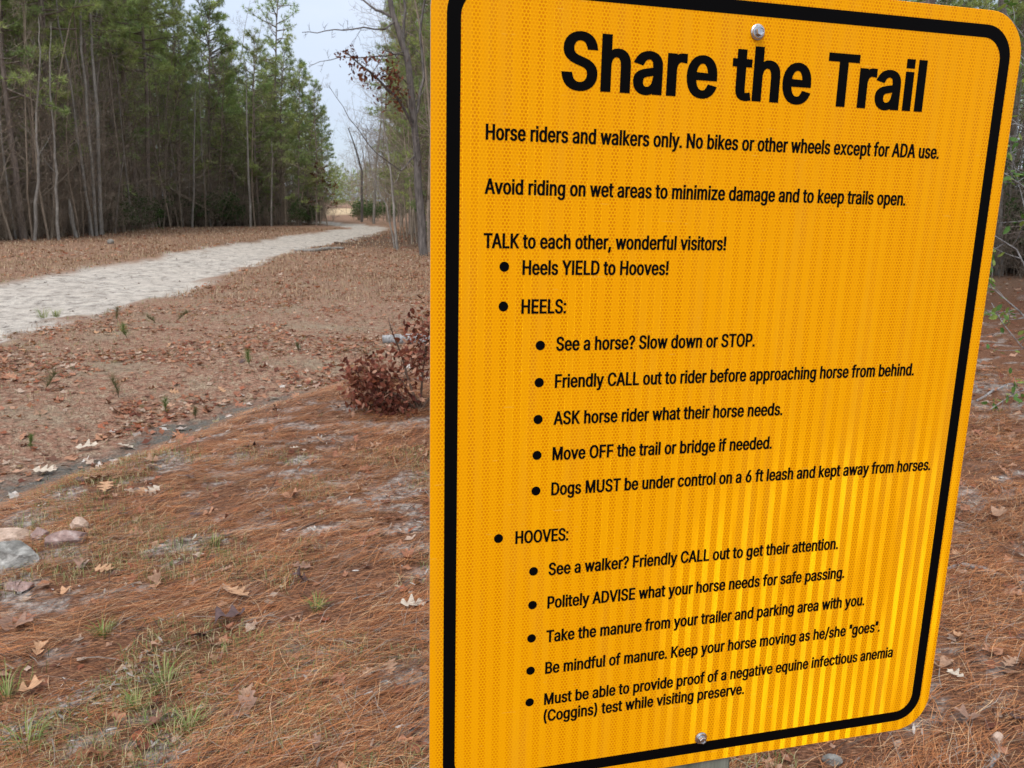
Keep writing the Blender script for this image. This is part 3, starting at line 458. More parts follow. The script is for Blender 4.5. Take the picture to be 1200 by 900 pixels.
def pine_meshes(seed, H, h0, Lmax, nb, dens=1., dead=14, B=10, w=.012, tipg=1.):
    rs = np.random.default_rng(seed); T = Acc()
    P = wobble((0, 0, -.3), (0, 0, 1), H+.3, 14, .025, rs, .02); r = np.linspace(.0052*H+.02, .015, 14); r[0] *= 1.25
    T.tube(P, r, 8); pos, dr, cl = [], [], []
    for i in range(nb):
        t = (h0+(H-h0)*((i+rs.uniform(0, 1))/nb)**.92)/H; b0, _ = branch_at(P, min(t, .995)); q = (t*H-h0)/(H-h0)
        L = Lmax*(.35+.65*math.sin(min(1, q*1.6+.25)*math.pi/2))*(1-q)**.55*rs.uniform(.6, 1.15)+.35
        a = rs.uniform(0, 2*math.pi); el = -.15+.9*q+rs.normal(0, .15)
        d = (math.cos(a)*math.cos(el), math.sin(a)*math.cos(el), math.sin(el))
        Q = wobble(b0, d, L, 6, .12, rs, .05); T.tube(Q, np.linspace(.014+.012*L, .006, 6), 4)
        shade = rs.uniform(.75, 1.2); ye = rs.uniform(0, 1)
        base = np.array([.30, .39, .17])*(1-ye)+np.array([.45, .47, .20])*ye
        m = int((7+L*9)*dens)
        for k in range(m):
            u = rs.uniform(.28, 1)**.75; c0, dd = branch_at(Q, u); side = unit(rs.normal(0, 1, 3)*(1, 1, .6)+dd*.8)
            ll = rs.uniform(.05, .20+.25*L*(1.05-u)); c1 = c0+side*ll
            pos.append(c1); dr.append(unit(side+dd*.6+(0, 0, .35))); cl.append(base*shade*rs.uniform(.75, 1.3)*tipg)
            if k % 2 == 0: T.tube([c0, (c0+c1)/2+(0, 0, .01), c1], [.006, .005, .004], 3)
    for i in range(dead):
        t = rs.uniform(.08, max(.1, h0/H)); b0, _ = branch_at(P, t); a = rs.uniform(0, 6.28); L = rs.uniform(.4, 2.)
        DQ = wobble(b0, (math.cos(a), math.sin(a), rs.uniform(-.3, .3)), L, 5, .15, rs); T.tube(DQ, np.linspace(.014, .004, 5), 3); twig_tree(T, DQ, .006, 0, rs, 5, .4, .9, 0, .2, .003)
    v, f, c = tufts(np.array(pos), np.array(dr), np.array(cl), rs, B, .2, w)
    tm = T.mesh('pine_trunk', True); tm.materials.append(M['pine_bark'])
    fm = mesh_np('pine_crown', v, f, c); fm.materials.append(M['pine_foliage']); return tm, fm
def twig_tree(A, P, r0, depth, rs, nb, Lf=.42, spread=.9, up=.12, t0=.25, rmin=.003, amp=.13, ends=None):
    for i in range(nb):
        t = t0+(1-t0)*(i+rs.uniform(0, 1))/nb; b0, dd = branch_at(P, min(t, .99)); Lp = np.linalg.norm(P[-1]-P[0])
        L = Lp*Lf*(1.15-t)*rs.uniform(.6, 1.3)+.06; side = unit(np.cross(dd, rs.normal(0, 1, 3)))
        Q = wobble(b0, unit(dd*(1-spread*.5)+side*spread), L, 5, amp, rs, up); r = max(r0*(1-t)*.6+rmin, rmin)
        A.tube(Q, np.linspace(r, rmin*.7, 5), 3)
        if depth > 0: twig_tree(A, Q, r, depth-1, rs, max(2, int(nb*.55)), .5, spread, up*.5, .25, rmin*.8, amp*1.2, ends)
        elif ends is not None: ends.append((Q[-1], unit(Q[-1]-Q[-2]))); ends.append((Q[2], unit(Q[2]-Q[1])))
def bare_mesh(seed, H, r, nb, depth=2, lean=.08, mat='brush_bark', t0=.25, up=.12, amp=.05, rmin=.004):
    rs = np.random.default_rng(seed); A = Acc(); P = wobble((0, 0, -.2), (rs.normal(0, lean), rs.normal(0, lean), 1), H, 10, amp, rs, .05)
    A.tube(P, np.linspace(r, r*.12, 10), 6); twig_tree(A, P, r*.5, depth, rs, nb, .36, .9, up, t0, rmin)
    me = A.mesh('bare_tree'); me.materials.append(M[mat]); return me
def thicket_mesh(seed, n=26, H=3.4, R0=1.3):
    rs = np.random.default_rng(seed); A = Acc()
    for i in range(n):
        a = rs.uniform(0, 6.28); q = R0*rs.uniform(0, 1)**.5
        P = wobble((q*math.cos(a), q*math.sin(a), -.1), (rs.normal(0, .25), rs.normal(0, .25), 1), H*rs.uniform(.5, 1.2), 7, .12, rs)
        A.tube(P, np.linspace(.014, .004, 7), 3); twig_tree(A, P, .008, 1, rs, 8, .32, .95, .1, .1, .004)
    me = A.mesh('thicket_stems'); me.materials.append(M['brush_bark']); return me
LEAFV = np.array([(0, 0, 0), (.33, .24, .04), (.7, .2, .05), (1, 0, 0), (.7, -.2, .05), (.33, -.24, .04), (.5, 0, -.02)], float)
LEAFF = np.array([(0, 1, 6), (1, 2, 6), (2, 3, 6), (3, 4, 6), (4, 5, 6), (5, 0, 6)][:6])
def place(tv, tf, pos, ex, ey, ez, sc, col):
    """batch-place a template: ex/ey/ez (n,3) frames, sc (n,) sizes, col (n,3)"""
    n, k = len(pos), len(tv); sc = np.broadcast_to(sc, (n,))
    v = pos[:, None]+sc[:, None, None]*(tv[None, :, 0:1]*ex[:, None]+tv[None, :, 1:2]*ey[:, None]+tv[None, :, 2:3]*ez[:, None])
    f = (tf[None]+(np.arange(n)*k)[:, None, None]).reshape(-1, tf.shape[1])
    return v.reshape(-1, 3), f, np.repeat(col, k, 0)
def frames(d, rs, updown=1.):
    ex = unit(d); ey = unit(np.cross(ex, rs.normal(0, 1, ex.shape)+np.array([0, 0, 2.*updown]))); ez = np.cross(ex, ey); return ex, ey, ez
def leafy(name, pts, dirs, size, cols, rs, mat='leaf', droop=0.):
    pts = np.array(pts); dirs = unit(np.array(dirs)+rs.normal(0, .75, pts.shape)+(0, 0, -droop)); ex, ey, ez = frames(dirs, rs, .4)
    cols = np.array(cols)[rs.integers(0, len(cols), len(pts))]*rs.uniform(.7, 1.25, (len(pts), 1))
    v, f, c = place(LEAFV, LEAFF, pts, ex, ey, ez, size*rs.uniform(.6, 1.25, len(pts)), cols)
    me = mesh_np(name, v, f, c); me.materials.append(M[mat]); return me

def put_tree(name, tm, fm, x, y, s, rz, label, cat, group=None, sz=None, tilt=(0, 0), trunk='trunk'):
    z = float(height(x, y)); root = empty(name, (x, y, z), rz); root.scale = (s, s, sz or s); root.rotation_euler = (tilt[0], tilt[1], rz)
    obj(trunk, tm, None, root)
    if fm: obj('crown', fm, None, root)
    return tag(root, label, cat, group)

def edge_pt(px):                     # the left wood's front line, seen at column px
    k = np.interp(px, [e[0] for e in EDGE_PX], np.arange(len(EDGE))); i = min(int(k), len(EDGE)-2); f = k-i
    return EDGE[i]*(1-f)+EDGE[i+1]*f

# ------------------------------------------------------------------ the woods
def build_woods():
    edgep = [pine_meshes(100+i, 14, 2.6+.7*(i % 2), 2.3, 70, 1.6, 8) for i in range(5)]       # bushy to low down
    tallp = [pine_meshes(200+i, 19, 5.+.8*i, 3.0, 70, 1.6, 40) for i in range(5)]               # clean lower trunks
    crownp = pine_meshes(300, 13.2, 6.2, 1.9, 44, .85, 12)
    bare = [bare_mesh(400+i, 7+1.2*i, .035+.005*i, 16, 2, t0=.12) for i in range(6)]
    pale = [bare_mesh(450+i, 9+i, .06, 9, 1, .03, 'pale_bark', .45, .25, .03) for i in range(3)]
    thick = [thicket_mesh(500+i) for i in range(4)]
    rs = np.random.default_rng(5)
    def evergreen(seed, H=1.8, n=520, col=((.07, .13, .04), (.10, .17, .055), (.055, .10, .035)), size=.10):
        r2 = np.random.default_rng(seed); A = Acc(); ends = []
        for i in range(9):
            P = wobble((r2.normal(0, .1), r2.normal(0, .1), -.05), (r2.normal(0, .4), r2.normal(0, .4), 1), H*r2.uniform(.6, 1.), 6, .12, r2)
            A.tube(P, np.linspace(.014, .005, 6), 3); twig_tree(A, P, .008, 1, r2, 7, .5, .9, .1, .15, .003, .13, ends)
        pts = []; ds = []
        for p, d in ends:
            for k in range(3): pts.append(p-d*.05*k+r2.normal(0, .05, 3)); ds.append(d)
        sm = A.mesh('shrub_stems'); sm.materials.append(M['brush_bark']); return sm, leafy('shrub_leaves', pts, ds, size, col, r2)
    ever = [evergreen(600+i) for i in range(3)]
    # --- front line of the left wood, tree by tree: (px, extra depth m, mesh, scale, label)
    front = [(27, .8, tallp[0], .95, 'dark trunked pine at the far left front of the left wood'),
        (72, 3.5, tallp[1], 1.2, 'thick grey trunked pine rising between the pale stems and the frame edge'),
        (163, 1.5, tallp[2], 1.05, 'slimmer dark pine leaning against its taller neighbour in the left wood'),
        (177, .6, tallp[3], 1.02, 'tall dark pine standing at the grass edge right of the pale trio'),
        (212, 2., edgep[0], .84, 'bushy pine right of the tall dark edge pine, pale stem in front'),
        (247, 2.5, edgep[1], .96, 'tallest bushy green pine beside the gap of sky'),
        (279, 2.2, edgep[2], .93, 'bushy green pine just left of the thin pale stem by the trail'),
        (303, 1.2, edgep[3], .76, 'low branched pine between the thin pale stem and the trail bend'),
        (330, 2.2, edgep[4], .76, 'bushy pine under the lone open crowned pine'),
        (352, 1., edgep[0], .66, 'short bushy pine near the right end of the left wood'),
        (371, 1., edgep[2], .58, 'lowest pine at the right tip of the left wood'),
        (384, 4., edgep[1], .50, 'small drooping pine overhanging the trail bend')]
    for px, dp, pm, s, lab in front:
        e = edge_pt(px); d = unit(e); q = e+d*dp
        put_tree('pine_tree', pm[0], pm[1], q[0], q[1], s, rs.uniform(0, 6.28), lab, 'pine tree')
    e = edge_pt(326)+unit(edge_pt(326))*3.5
    put_tree('pine_tree', crownp[0], crownp[1], e[0], e[1], 1.16, 1., 'pine with open round crown standing clear above the others', 'pine tree')
    # --- pale slender trees, traced one by one as crooked stems
    def stem(name, pts, dist, r0, r1, label, cat, mat='pale_bark', twigs=5, rs2=3, seed=1, n=6, lvl=1, dz=0, group=None, slope=0.):
        P = np.array([at(px, py, dist+slope*i) for i, (px, py) in enumerate(pts)]); b = P[0].copy(); b[2] = float(height(b[0], b[1]))-.1; P[0] = b
        k = np.linspace(0, len(P)-1, len(P)*3-2); Q = np.stack([np.interp(k, np.arange(len(P)), P[:, c]) for c in range(3)], 1)
        r9 = np.random.default_rng(seed); Q[1:-1] += r9.normal(0, .02, Q[1:-1].shape)*np.array([1, 1, .3]); base = Q[0].copy(); Q -= base
        A = Acc(); A.tube(Q, np.linspace(r0, r1, len(Q)), n)
        B = Acc(); twig_tree(B, Q, r0*.4, lvl, r9, twigs, .22, .8, .3, .3, .006)
        root = empty(name, base); m1 = A.mesh('trunk', True); m1.materials.append(M[mat]); obj('trunk', m1, None, root)
        m2 = B.mesh('branches'); m2.materials.append(M[mat]); obj('branches', m2, None, root)['kind'] = 'stuff'; return tag(root, label, cat, group)
    D = lambda px: float(edge_pt(px)[1])
    stem('slender_tree', [(108, 277), (97, 200), (80, 83), (70, 27), (62, -60)], D(108)-.3, .065, .012, 'leftmost of three pale slender trunks, leaning left at the wood edge', 'tree', seed=11)
    stem('slender_tree', [(113, 277.5), (103, 140), (93, 17), (88, -80)], D(113)-.4, .07, .02, 'middle one of three pale slender trunks at the wood edge', 'tree', seed=12)
    stem('slender_tree', [(118.5, 277), (113, 133), (108, 60), (103.5, -5), (101, -90)], D(118)-.5, .075, .02, 'rightmost and straightest of three pale trunks, with a forked side limb', 'tree', seed=13)
    stem('slender_tree', [(40, 281), (45, 213), (43, 165), (47, 60), (45, 20)], D(40)-.3, .06, .01, 'crooked thin pale stem near the far left dark pine', 'tree', seed=14)
    stem('slender_tree', [(69, 281), (66, 220), (63, 167), (58, 80), (60, 30)], D(69)-.4, .055, .01, 'thin pale stem left of the broken snag', 'tree', seed=15)
    stem('slender_tree', [(225, 267), (227, 207), (228, 130), (231, 80)], D(225)-.3, .07, .008, 'short pale stem standing before the bushy pine', 'tree', seed=16)
    stem('slender_tree', [(293.5, 265.5), (291, 180), (289, 117), (287, 70)], D(293)-.5, .075, .01, 'straight thin pale stem before the green pines near the trail bend', 'tree', seed=17)
    stem('slender_tree', [(318, 265), (319, 200), (318, 160)], D(318)-.2, .06, .008, 'short grey stem at the wood edge right of the straight pale stem', 'tree', seed=18, mat='grey_bark')
    stem('slender_tree', [(134, 271), (140, 215), (146, 180)], D(134)-.2, .05, .008, 'thin grey sapling just right of the pale trio', 'tree', seed=19, mat='grey_bark')
    A = Acc(); b = at(85, 263, D(85)+.3); b2 = at(81, 233, D(85)+.3); g0 = np.array([b[0]+.1, b[1], float(height(b[0], b[1]))])
    A.tube(np.array([g0, b, (b+b2)/2, b2])-g0, [.07, .08, .09, .03], 7); me = A.mesh('broken_snag', True); o = obj('broken_snag', me, M['pale_bark']); o.location = g0
    tag(o, 'pale broken off dead trunk between thin stems at the wood edge', 'dead tree')
    # --- the depth of the left wood
    def fill(px0, px1, dmin, dmax, n, fn, mind=1.1):
        pts = []; tries = 0
        while len(pts) < n and tries < n*40:
            tries += 1; px = rs.uniform(px0, px1); e = edge_pt(px); d = unit(e); q = e+d*(dmin+(dmax-dmin)*rs.uniform(0, 1)**1.3)
            if all(np.hypot(*(q-p)) > mind for p in pts): pts.append(q); fn(q, px)
    k = [0]
    def zone(q, px):
        a = ['outside the left frame edge', 'left of the pale trio', 'behind the pale trio', 'right of the tall pine', 'behind the bushy pines', 'near the trail bend'][int(np.searchsorted([0, 85, 150, 215, 300], px))]
        b = ['at the left wood edge', 'some rows into the left wood', 'deep in the left wood'][int(np.searchsorted([4, 18], np.hypot(*(q-edge_pt(px)))))]; return a, b
    def tp(q, px):
        k[0] += 1; m = tallp[k[0] % 5] if k[0] % 5 > 2 else edgep[k[0] % 5+2]; cap = np.interp(px, [180, 205, 240, 300, 340, 385], [1, .72, .66, .61, .56, .34])
        put_tree('pine_tree', m[0], m[1], q[0], q[1], cap*rs.uniform(.85, 1.1), rs.uniform(0, 6.28), 'slim pine %s, %s' % zone(q, px)[::-1], 'pine tree', 'pines %s, %s' % zone(q, px))
    fill(-160, 372, 3, 50, 182, tp, 1.3)
    def bt(q, px):
        k[0] += 1; m = bare[k[0] % 6]; cap = np.interp(px, [300, 345, 385], [1, .7, .42])
        put_tree('bare_sapling', m, None, q[0], q[1], cap*rs.uniform(.6, 1.15), rs.uniform(0, 6.28), 'leafless sapling %s, %s' % zone(q, px)[::-1], 'sapling', 'bare saplings %s, %s' % zone(q, px), tilt=(rs.normal(0, .05), rs.normal(0, .05)))
    fill(-120, 380, -.2, 15, 250, bt, .4)
    def pt(q, px):
        k[0] += 1; put_tree('grey_sapling', pale[k[0] % 3], None, q[0], q[1], rs.uniform(.5, .95), rs.uniform(0, 6.28), 'straight grey sapling %s, %s' % zone(q, px)[::-1], 'sapling', 'grey saplings %s, %s' % zone(q, px), tilt=(rs.normal(0, .04), rs.normal(0, .04)))
    fill(-100, 380, .3, 12, 42, pt, .8)
    def th(q, px):
        k[0] += 1; o = obj('thicket', thick[k[0] % 4]); s = rs.uniform(.55, 1.05); o.location = (q[0], q[1], float(height(*q))); o.scale = (s, s, s); o.rotation_euler = (0, 0, rs.uniform(0, 6.28))
        tag(o, 'brown twig tangle %s, %s' % zone(q, px)[::-1], 'thicket', 'thickets %s, %s' % zone(q, px))
    fill(-140, 384, .8, 24, 170, th, .6)
    def ev(q, px):
        k[0] += 1; m = ever[k[0] % 3]; s = rs.uniform(.7, 1.3)
        put_tree('evergreen_shrub', m[0], m[1], q[0], q[1], s, rs.uniform(0, 6.28), 'small dark green shrub at the foot of the left wood', 'shrub', 'evergreen shrubs in the left wood', trunk='stems')
    fill(125, 384, .2, 7, 26, ev, 1.)
    # --- beyond the trail bend: clearing edge and the far tree line
    def far(px, dist, m, s, name, lab, cat, grp):
        p = at(px, 240, dist); put_tree(name, m[0], m[1] if len(m) > 1 else None, p[0], dist, s, rs.uniform(0, 6.28), lab, cat, grp)
    V, Fc, Cc, n0 = [], [], [], 0; lowp = [pine_meshes(320+i, 11, 2.5, 2.4, 34, .7, 0, 5, .05) for i in range(3)]
    for i in range(150):
        px = 345+rs.uniform(0, 1)*240; dist = rs.uniform(165, 215); p = at(px, 240, dist); s = rs.uniform(.62, .98); m = lowp[i % 3][1]
        v = np.empty(len(m.vertices)*3, np.float32); m.vertices.foreach_get('co', v); v = v.reshape(-1, 3)*s; v[:, 2] -= .15*s; cc = np.empty(len(m.vertices)*4, np.float32); m.color_attributes['Col'].data.foreach_get('color', cc); a = rs.uniform(0, 6.28)
        v = np.c_[v[:, 0]*math.cos(a)-v[:, 1]*math.sin(a)+p[0], v[:, 0]*math.sin(a)+v[:, 1]*math.cos(a)+dist, v[:, 2]+float(height(p[0], dist))-1]
        V.append(v); Fc.append(np.arange(len(v)).reshape(-1, 3)+n0); Cc.append(cc.reshape(-1, 4)[:, :3]*rs.uniform(.7, 1.1)); n0 += len(v)
    tag(obj('far_woods', mesh_np('far_woods', np.concatenate(V), np.concatenate(Fc), np.concatenate(Cc)), M['pine_foliage']), 'far tree line across the pale clearing beyond the trail bend', 'woods', kind='stuff')
    for i in range(70):
        px = 405+rs.uniform(0, 1)*85; dist = rs.uniform(62, 120); far(px, dist, (bare[i % 6],), rs.uniform(.55, .95)*(1 if px > 425 else .6), 'bare_tree', 'leafless grey tree beyond the trail bend', 'tree', 'bare trees beyond the trail bend')
    for i in range(12):
        px = 408+rs.uniform(0, 1)*70; far(px, rs.uniform(60, 85), ever[i % 3], rs.uniform(.7, 1.2), 'evergreen_shrub', 'dark shrub on the bank beyond the trail bend', 'shrub', 'shrubs beyond the trail bend')
    # --- the right-hand wood (px 420..1400), from 22 m back
    def rightwood(n, d0, d1, px0, px1, ms, s0, s1, name, lab, cat, grp, mind, trunk='trunk'):
        pts = []; t = 0
        while len(pts) < n and t < n*40:
            t += 1; px = rs.uniform(px0, px1); lim = np.interp(px, [430, 450, 470, 500, 1100, 1400], [52, 40, 31, 24, 19.5, 15]); dist = lim+d0+(d1-d0)*rs.uniform(0, 1)**1.4
            p = at(px, 245, dist)
            if trail_sd(np.array([p[0]]), np.array([p[1]]))[0] > -1.2: continue
            if all(math.hypot(p[0]-a, p[1]-b) > mind for a, b in pts):
                pts.append((p[0], p[1])); m = ms[len(pts) % len(ms)]
                if isinstance(m, tuple): put_tree(name, m[0], m[1], p[0], p[1], rs.uniform(s0, s1), rs.uniform(0, 6.28), lab, cat, grp, trunk=trunk)
                else:
                    s = rs.uniform(s0, s1); put_tree(name, m, None, p[0], p[1], s, rs.uniform(0, 6.28), lab, cat, grp, trunk=trunk)
    rightwood(75, 3, 40, 492, 1400, tallp, .6, .95, 'pine_tree', 'pine standing in the wood behind the notice', 'pine tree', 'pines in the right wood', 1.6)
    rightwood(16, 4, 30, 466, 508, edgep, .45, .95, 'pine_tree', 'green pine half hidden behind the leaning oak', 'pine tree', 'pines behind the leaning oak', 1.5)
    rightwood(34, 1, 25, 445, 510, bare, .6, 1.1, 'bare_tree', 'leafless grey tree beyond the leaning oak left of the notice', 'tree', 'bare trees left of the notice', .6)
    rightwood(90, .5, 25, 510, 1380, bare, .5, 1.0, 'bare_tree', 'leafless grey brown tree of the right wood', 'tree', 'bare trees in the right wood', .8)
    rightwood(34, 0, 14, 480, 1380, pale, .4, .8, 'grey_sapling', 'slim grey stemmed sapling of the right wood', 'sapling', 'grey saplings in the right wood', 1.)
    rightwood(30, 1, 12, 458, 1380, ever, .6, 1.2, 'evergreen_shrub', 'dark green shrub at the foot of the right wood', 'shrub', 'shrubs in the right wood', 1.2, 'stems')
    for i, (px, dd, sc) in enumerate([(1290, 12, .9), (1350, 8.5, .8), (1440, 7, .85), (1560, 10, .95), (1240, 15.5, .9), (1060, 15, .85), (1010, 17.5, .9), (1420, 13, 1.)]):  # pines added mostly out of view, so their canopies shade the ground here
        p = at(px, 245, dd); m = tallp[i % 5]; put_tree('pine_tree', m[0], m[1], p[0], p[1], sc, i*1.3, 'added tall pine, mostly out of view, shading the ground right of the notice', 'pine tree', 'added shade pines right of the notice')
    for i in range(12):
        p = at(1075+i*17+rs.uniform(-8, 8), 245, 19+rs.uniform(0, 6)); m = ever[i % 3]
        put_tree('evergreen_shrub', m[0], m[1], p[0], p[1], rs.uniform(1., 1.9), rs.uniform(0, 6.28), 'dark evergreen bush at the wood edge right of the notice', 'shrub', 'bushes right of the notice', trunk='stems')
    for i in range(60):
        px = rs.uniform(480, 1400); lim = np.interp(px, [430, 450, 470, 500, 1100, 1400], [52, 40, 31, 24, 19.5, 15]); p = at(px, 245, lim+rs.uniform(1, 14)); o = obj('thicket', thick[i % 4])
        if i % 2 == 0: p = at(rs.uniform(1060, 1280), 245, 18.5+rs.uniform(0, 6))
        s = rs.uniform(.5, 1.); o.location = (p[0], p[1], float(height(p[0], p[1]))); o.scale = (s, s, s); o.rotation_euler = (0, 0, rs.uniform(0, 6.28)); tag(o, 'tangle of leafless brown twigs at the foot of the right wood', 'thicket', 'thickets in the right wood')
    # --- the leaning oak with its last red brown leaves, left of the notice
    def path3(px, dist, jit=0.): return np.array([at(a, b, dist+(c if jit == 0 else 0)) for a, b, c in px])
    d0 = float(gp(497, 300)[1]); A = Acc(); tips = []; r9 = np.random.default_rng(9)
    base = gp(497, 300)
    def limb(pts, r0, r1, tw=7, lv=1, store=False):
        P = np.array([at(a, b, d0+c) for a, b, c in pts]); k = np.linspace(0, len(P)-1, len(P)*3-2)
        Q = np.stack([np.interp(k, np.arange(len(P)), P[:, c]) for c in range(3)], 1); Q[1:-1] += r9.normal(0, .018, Q[1:-1].shape); Q -= base
        A2.tube(Q, np.linspace(r0, r1, len(Q)), 7 if r0 > .06 else 5); twig_tree(A3, Q, r1*.9, lv, r9, tw, .22, .85, .12, .2, .004, .16, tips if store else None)
    A2 = Acc(); A3 = Acc()
    limb([(497, 301, 0), (492, 240, 0), (488, 172, 0), (478, 69, 0), (461, 17, 0), (448, -40, 0)], .13, .06, 5)
    limb([(484.6, 150, 0), (468, 118, -.4), (447, 95, -.8), (425, 80, -1.2), (403.6, 60, -1.5)], .05, .018, 9, 1, True)
    limb([(463, 21, 0), (440, 10, .3), (420, -2, .6)], .05, .02, 6)
    limb([(463, 24, 0), (452, 34, -.5), (415, 33, -1.2), (380, 37, -1.6), (354, 38, -2)], .028, .008, 9)
    limb([(488, 180, 0), (470, 200, -.3), (440, 180, -.8), (410, 138, -1.2), (385, 100, -1.5)], .022, .006, 9)
    limb([(474, 60, 0), (440, 66, -.6), (400, 68, -1.), (362, 78, -1.4)], .022, .006, 8, 1)
    limb([(480, 90, 0), (472, 50, .5), (474, 10, .8), (470, -40, 1.)], .05, .03, 7)
    limb([(486, 140, 0), (496, 90, .4), (492, 40, .8), (500, -30, 1.)], .05, .03, 7)
    limb([(476, 66, 0), (455, 60, -.5), (440, 78, -.9), (430, 92, -1.1)], .02, .007, 6, 1, True)
    limb([(480, 100, 0), (470, 92, -.4), (458, 84, -.8), (450, 88, -1.1)], .018, .006, 6, 1, True)
    limb([(486, 150, 0), (476, 118, -.3), (466, 106, -.6), (452, 118, -1.)], .018, .006, 6, 1, True)
    root = empty('oak_tree', base); tag(root, 'leaning bare oak with a few red brown leaves overhanging the trail beside the notice', 'oak tree')
    m1 = A2.mesh('trunk', True); m1.materials.append(M['oak_bark']); obj('trunk', m1, None, root)
    m2 = A3.mesh('twigs'); m2.materials.append(M['oak_bark']); obj('twigs', m2, None, root)
    pts = []; ds = []
    for p, d in tips:
        if r9.uniform() < .9:
            for q in range(r9.integers(1, 5)): pts.append(p-d*r9.uniform(0, .5)+r9.normal(0, .09, 3)); ds.append(d)
    lv = leafy('leaves', pts, ds, .13, ((.18, .055, .03), (.24, .09, .045), (.13, .045, .03)), r9, 'leaf', .8); obj('leaves', lv, None, root)['kind'] = 'stuff'
    # a hanging branch of a neighbour, entering from above at the left
    stem('bare_tree', [(466, 294), (461, 240), (459, 200), (450, 150), (446, 100)], float(gp(466, 293)[1]), .05, .015, 'thin forked pale grey tree left of the leaning oak', 'tree', 'grey_bark', 9, seed=31, lvl=1)
    stem('bare_tree', [(463, 292), (452, 240), (436, 205), (428, 150)], float(gp(463, 291)[1]), .03, .01, 'thin grey stem curving left from the forked grey tree', 'tree', 'grey_bark', 8, seed=32, lvl=1)
    stem('bare_tree', [(424, 262), (424, 200), (416, 172), (408, 150)], 58, .10, .03, 'dark slim bare tree where the trail disappears', 'tree', 'oak_bark', 9, seed=33, lvl=1)
    stem('bare_tree', [(438, 262), (440, 200), (446, 150), (448, 110)], 55, .10, .03, 'tall bare grey tree right of the trail bend', 'tree', 'grey_bark', 10, seed=34, lvl=1)
    stem('bare_tree', [(1171, 325), (1170, 150), (1175, 10), (1172, -80)], 19, .10, .07, 'pale grey trunk behind the top right corner of the notice', 'tree', 'grey_bark', 10, seed=35, lvl=1)
    # small beech keeping its rusty leaves at the tip of the left wood
    r8 = np.random.default_rng(8); A = Acc(); ends = []; P = wobble((0, 0, 0), (0, 0, 1), 3.6, 8, .06, r8); A.tube(P, np.linspace(.04, .01, 8), 5); twig_tree(A, P, .02, 1, r8, 14, .4, .9, .1, .25, .005, .12, ends)
    p = at(383, 245, D(375)+1.2); root = empty('young_beech', (p[0], p[1], float(height(p[0], p[1])))); tag(root, 'small tree with rusty brown leaves at the tip of the left wood', 'tree')
    m = A.mesh('trunk'); m.materials.append(M['brush_bark']); obj('trunk', m, None, root)
    obj('leaves', leafy('leaves', [e[0] for e in ends for _ in range(3)], [e[1] for e in ends for _ in range(3)], .16, ((.20, .07, .035), (.15, .06, .03)), r8), None, root)['kind'] = 'stuff'

# ------------------------------------------------------------------ ground cover
def oak_leaf(seed, n=15, curl=.25, lobes=3.5, fine=True):
    """outline of a lobed oak leaf as a strip either side of the midrib, curled"""
    r = np.random.default_rng(seed); t = np.linspace(0, 1, n); ph = r.uniform(-.1, .1)
    env = np.sin(np.pi*np.clip(t, 0, 1)**.8)**.6*.34; V = []
    for sgn in (1, -1):
        lob = (.5-.5*np.cos(2*np.pi*(t*lobes+ph+.05*sgn)))**.8; w = env*(.20+.95*lob*np.interp(t, np.linspace(0, 1, 5), r.uniform(.65, 1.15, 5))); w[0] = .012; w[-1] = .03
        x = t+.09*lob*np.sin(np.pi*t); y = sgn*w; V.append(np.c_[x, y, np.zeros(n)])
    mid = np.c_[t, np.zeros(n), np.zeros(n)]; V = np.r_[V[0], mid, V[1]]
    V[:, 2] = curl*V[:, 1]**2*r.uniform(.6, 2.4)+curl*.5*(V[:, 0]-.5)**2*r.uniform(-1, 2)+.03*np.sin(V[:, 0]*9+r.uniform(0, 6))*(np.abs(V[:, 1])*3)
    st = np.array([(-.22, .008, 0), (-.22, -.008, 0)]); i = np.arange(n-1)
    f = np.r_[np.stack([i, i+n, i+n+1, i+1], -1), np.stack([i+n, i+2*n, i+2*n+1, i+n+1], -1), [[0, 3*n, 3*n+1, 2*n]]]
    return np.r_[V, st], f[:, ::-1]
def crumple(seed):
    v, f = oak_leaf(seed, 18, .8, 2.5); r = np.random.default_rng(seed)
    v[:, 2] += .12*np.sin(v[:, 0]*6+r.uniform(0, 6))+.22*np.abs(v[:, 1]); return v, f
def gnormal(x, y, e=.03):
    n = np.c_[height(x-e, y)-height(x+e, y), height(x, y-e)-height(x, y+e), np.full(np.shape(x), 2*e)]; return unit(n)
def lay(x, y, rs, tilt=.25, lift=.0):
    """frames lying on the ground at x, y with a random heading and tilt"""
    nn = unit(gnormal(x, y)+rs.normal(0, tilt, (len(x), 3))*(1, 1, .2)); a = rs.uniform(0, 2*np.pi, len(x)); d = np.c_[np.cos(a), np.sin(a), a*0]
    ex = unit(d-nn*(d*nn).sum(1)[:, None]); ey = np.cross(nn, ex); return np.c_[x, y, height(x, y)+lift], ex, ey, nn
def in_view(x, y, m=60):             # keep a generous wedge ahead of the camera
    d = np.c_[x, y]; return np.abs(np.arctan2(x, y)) < R(44)
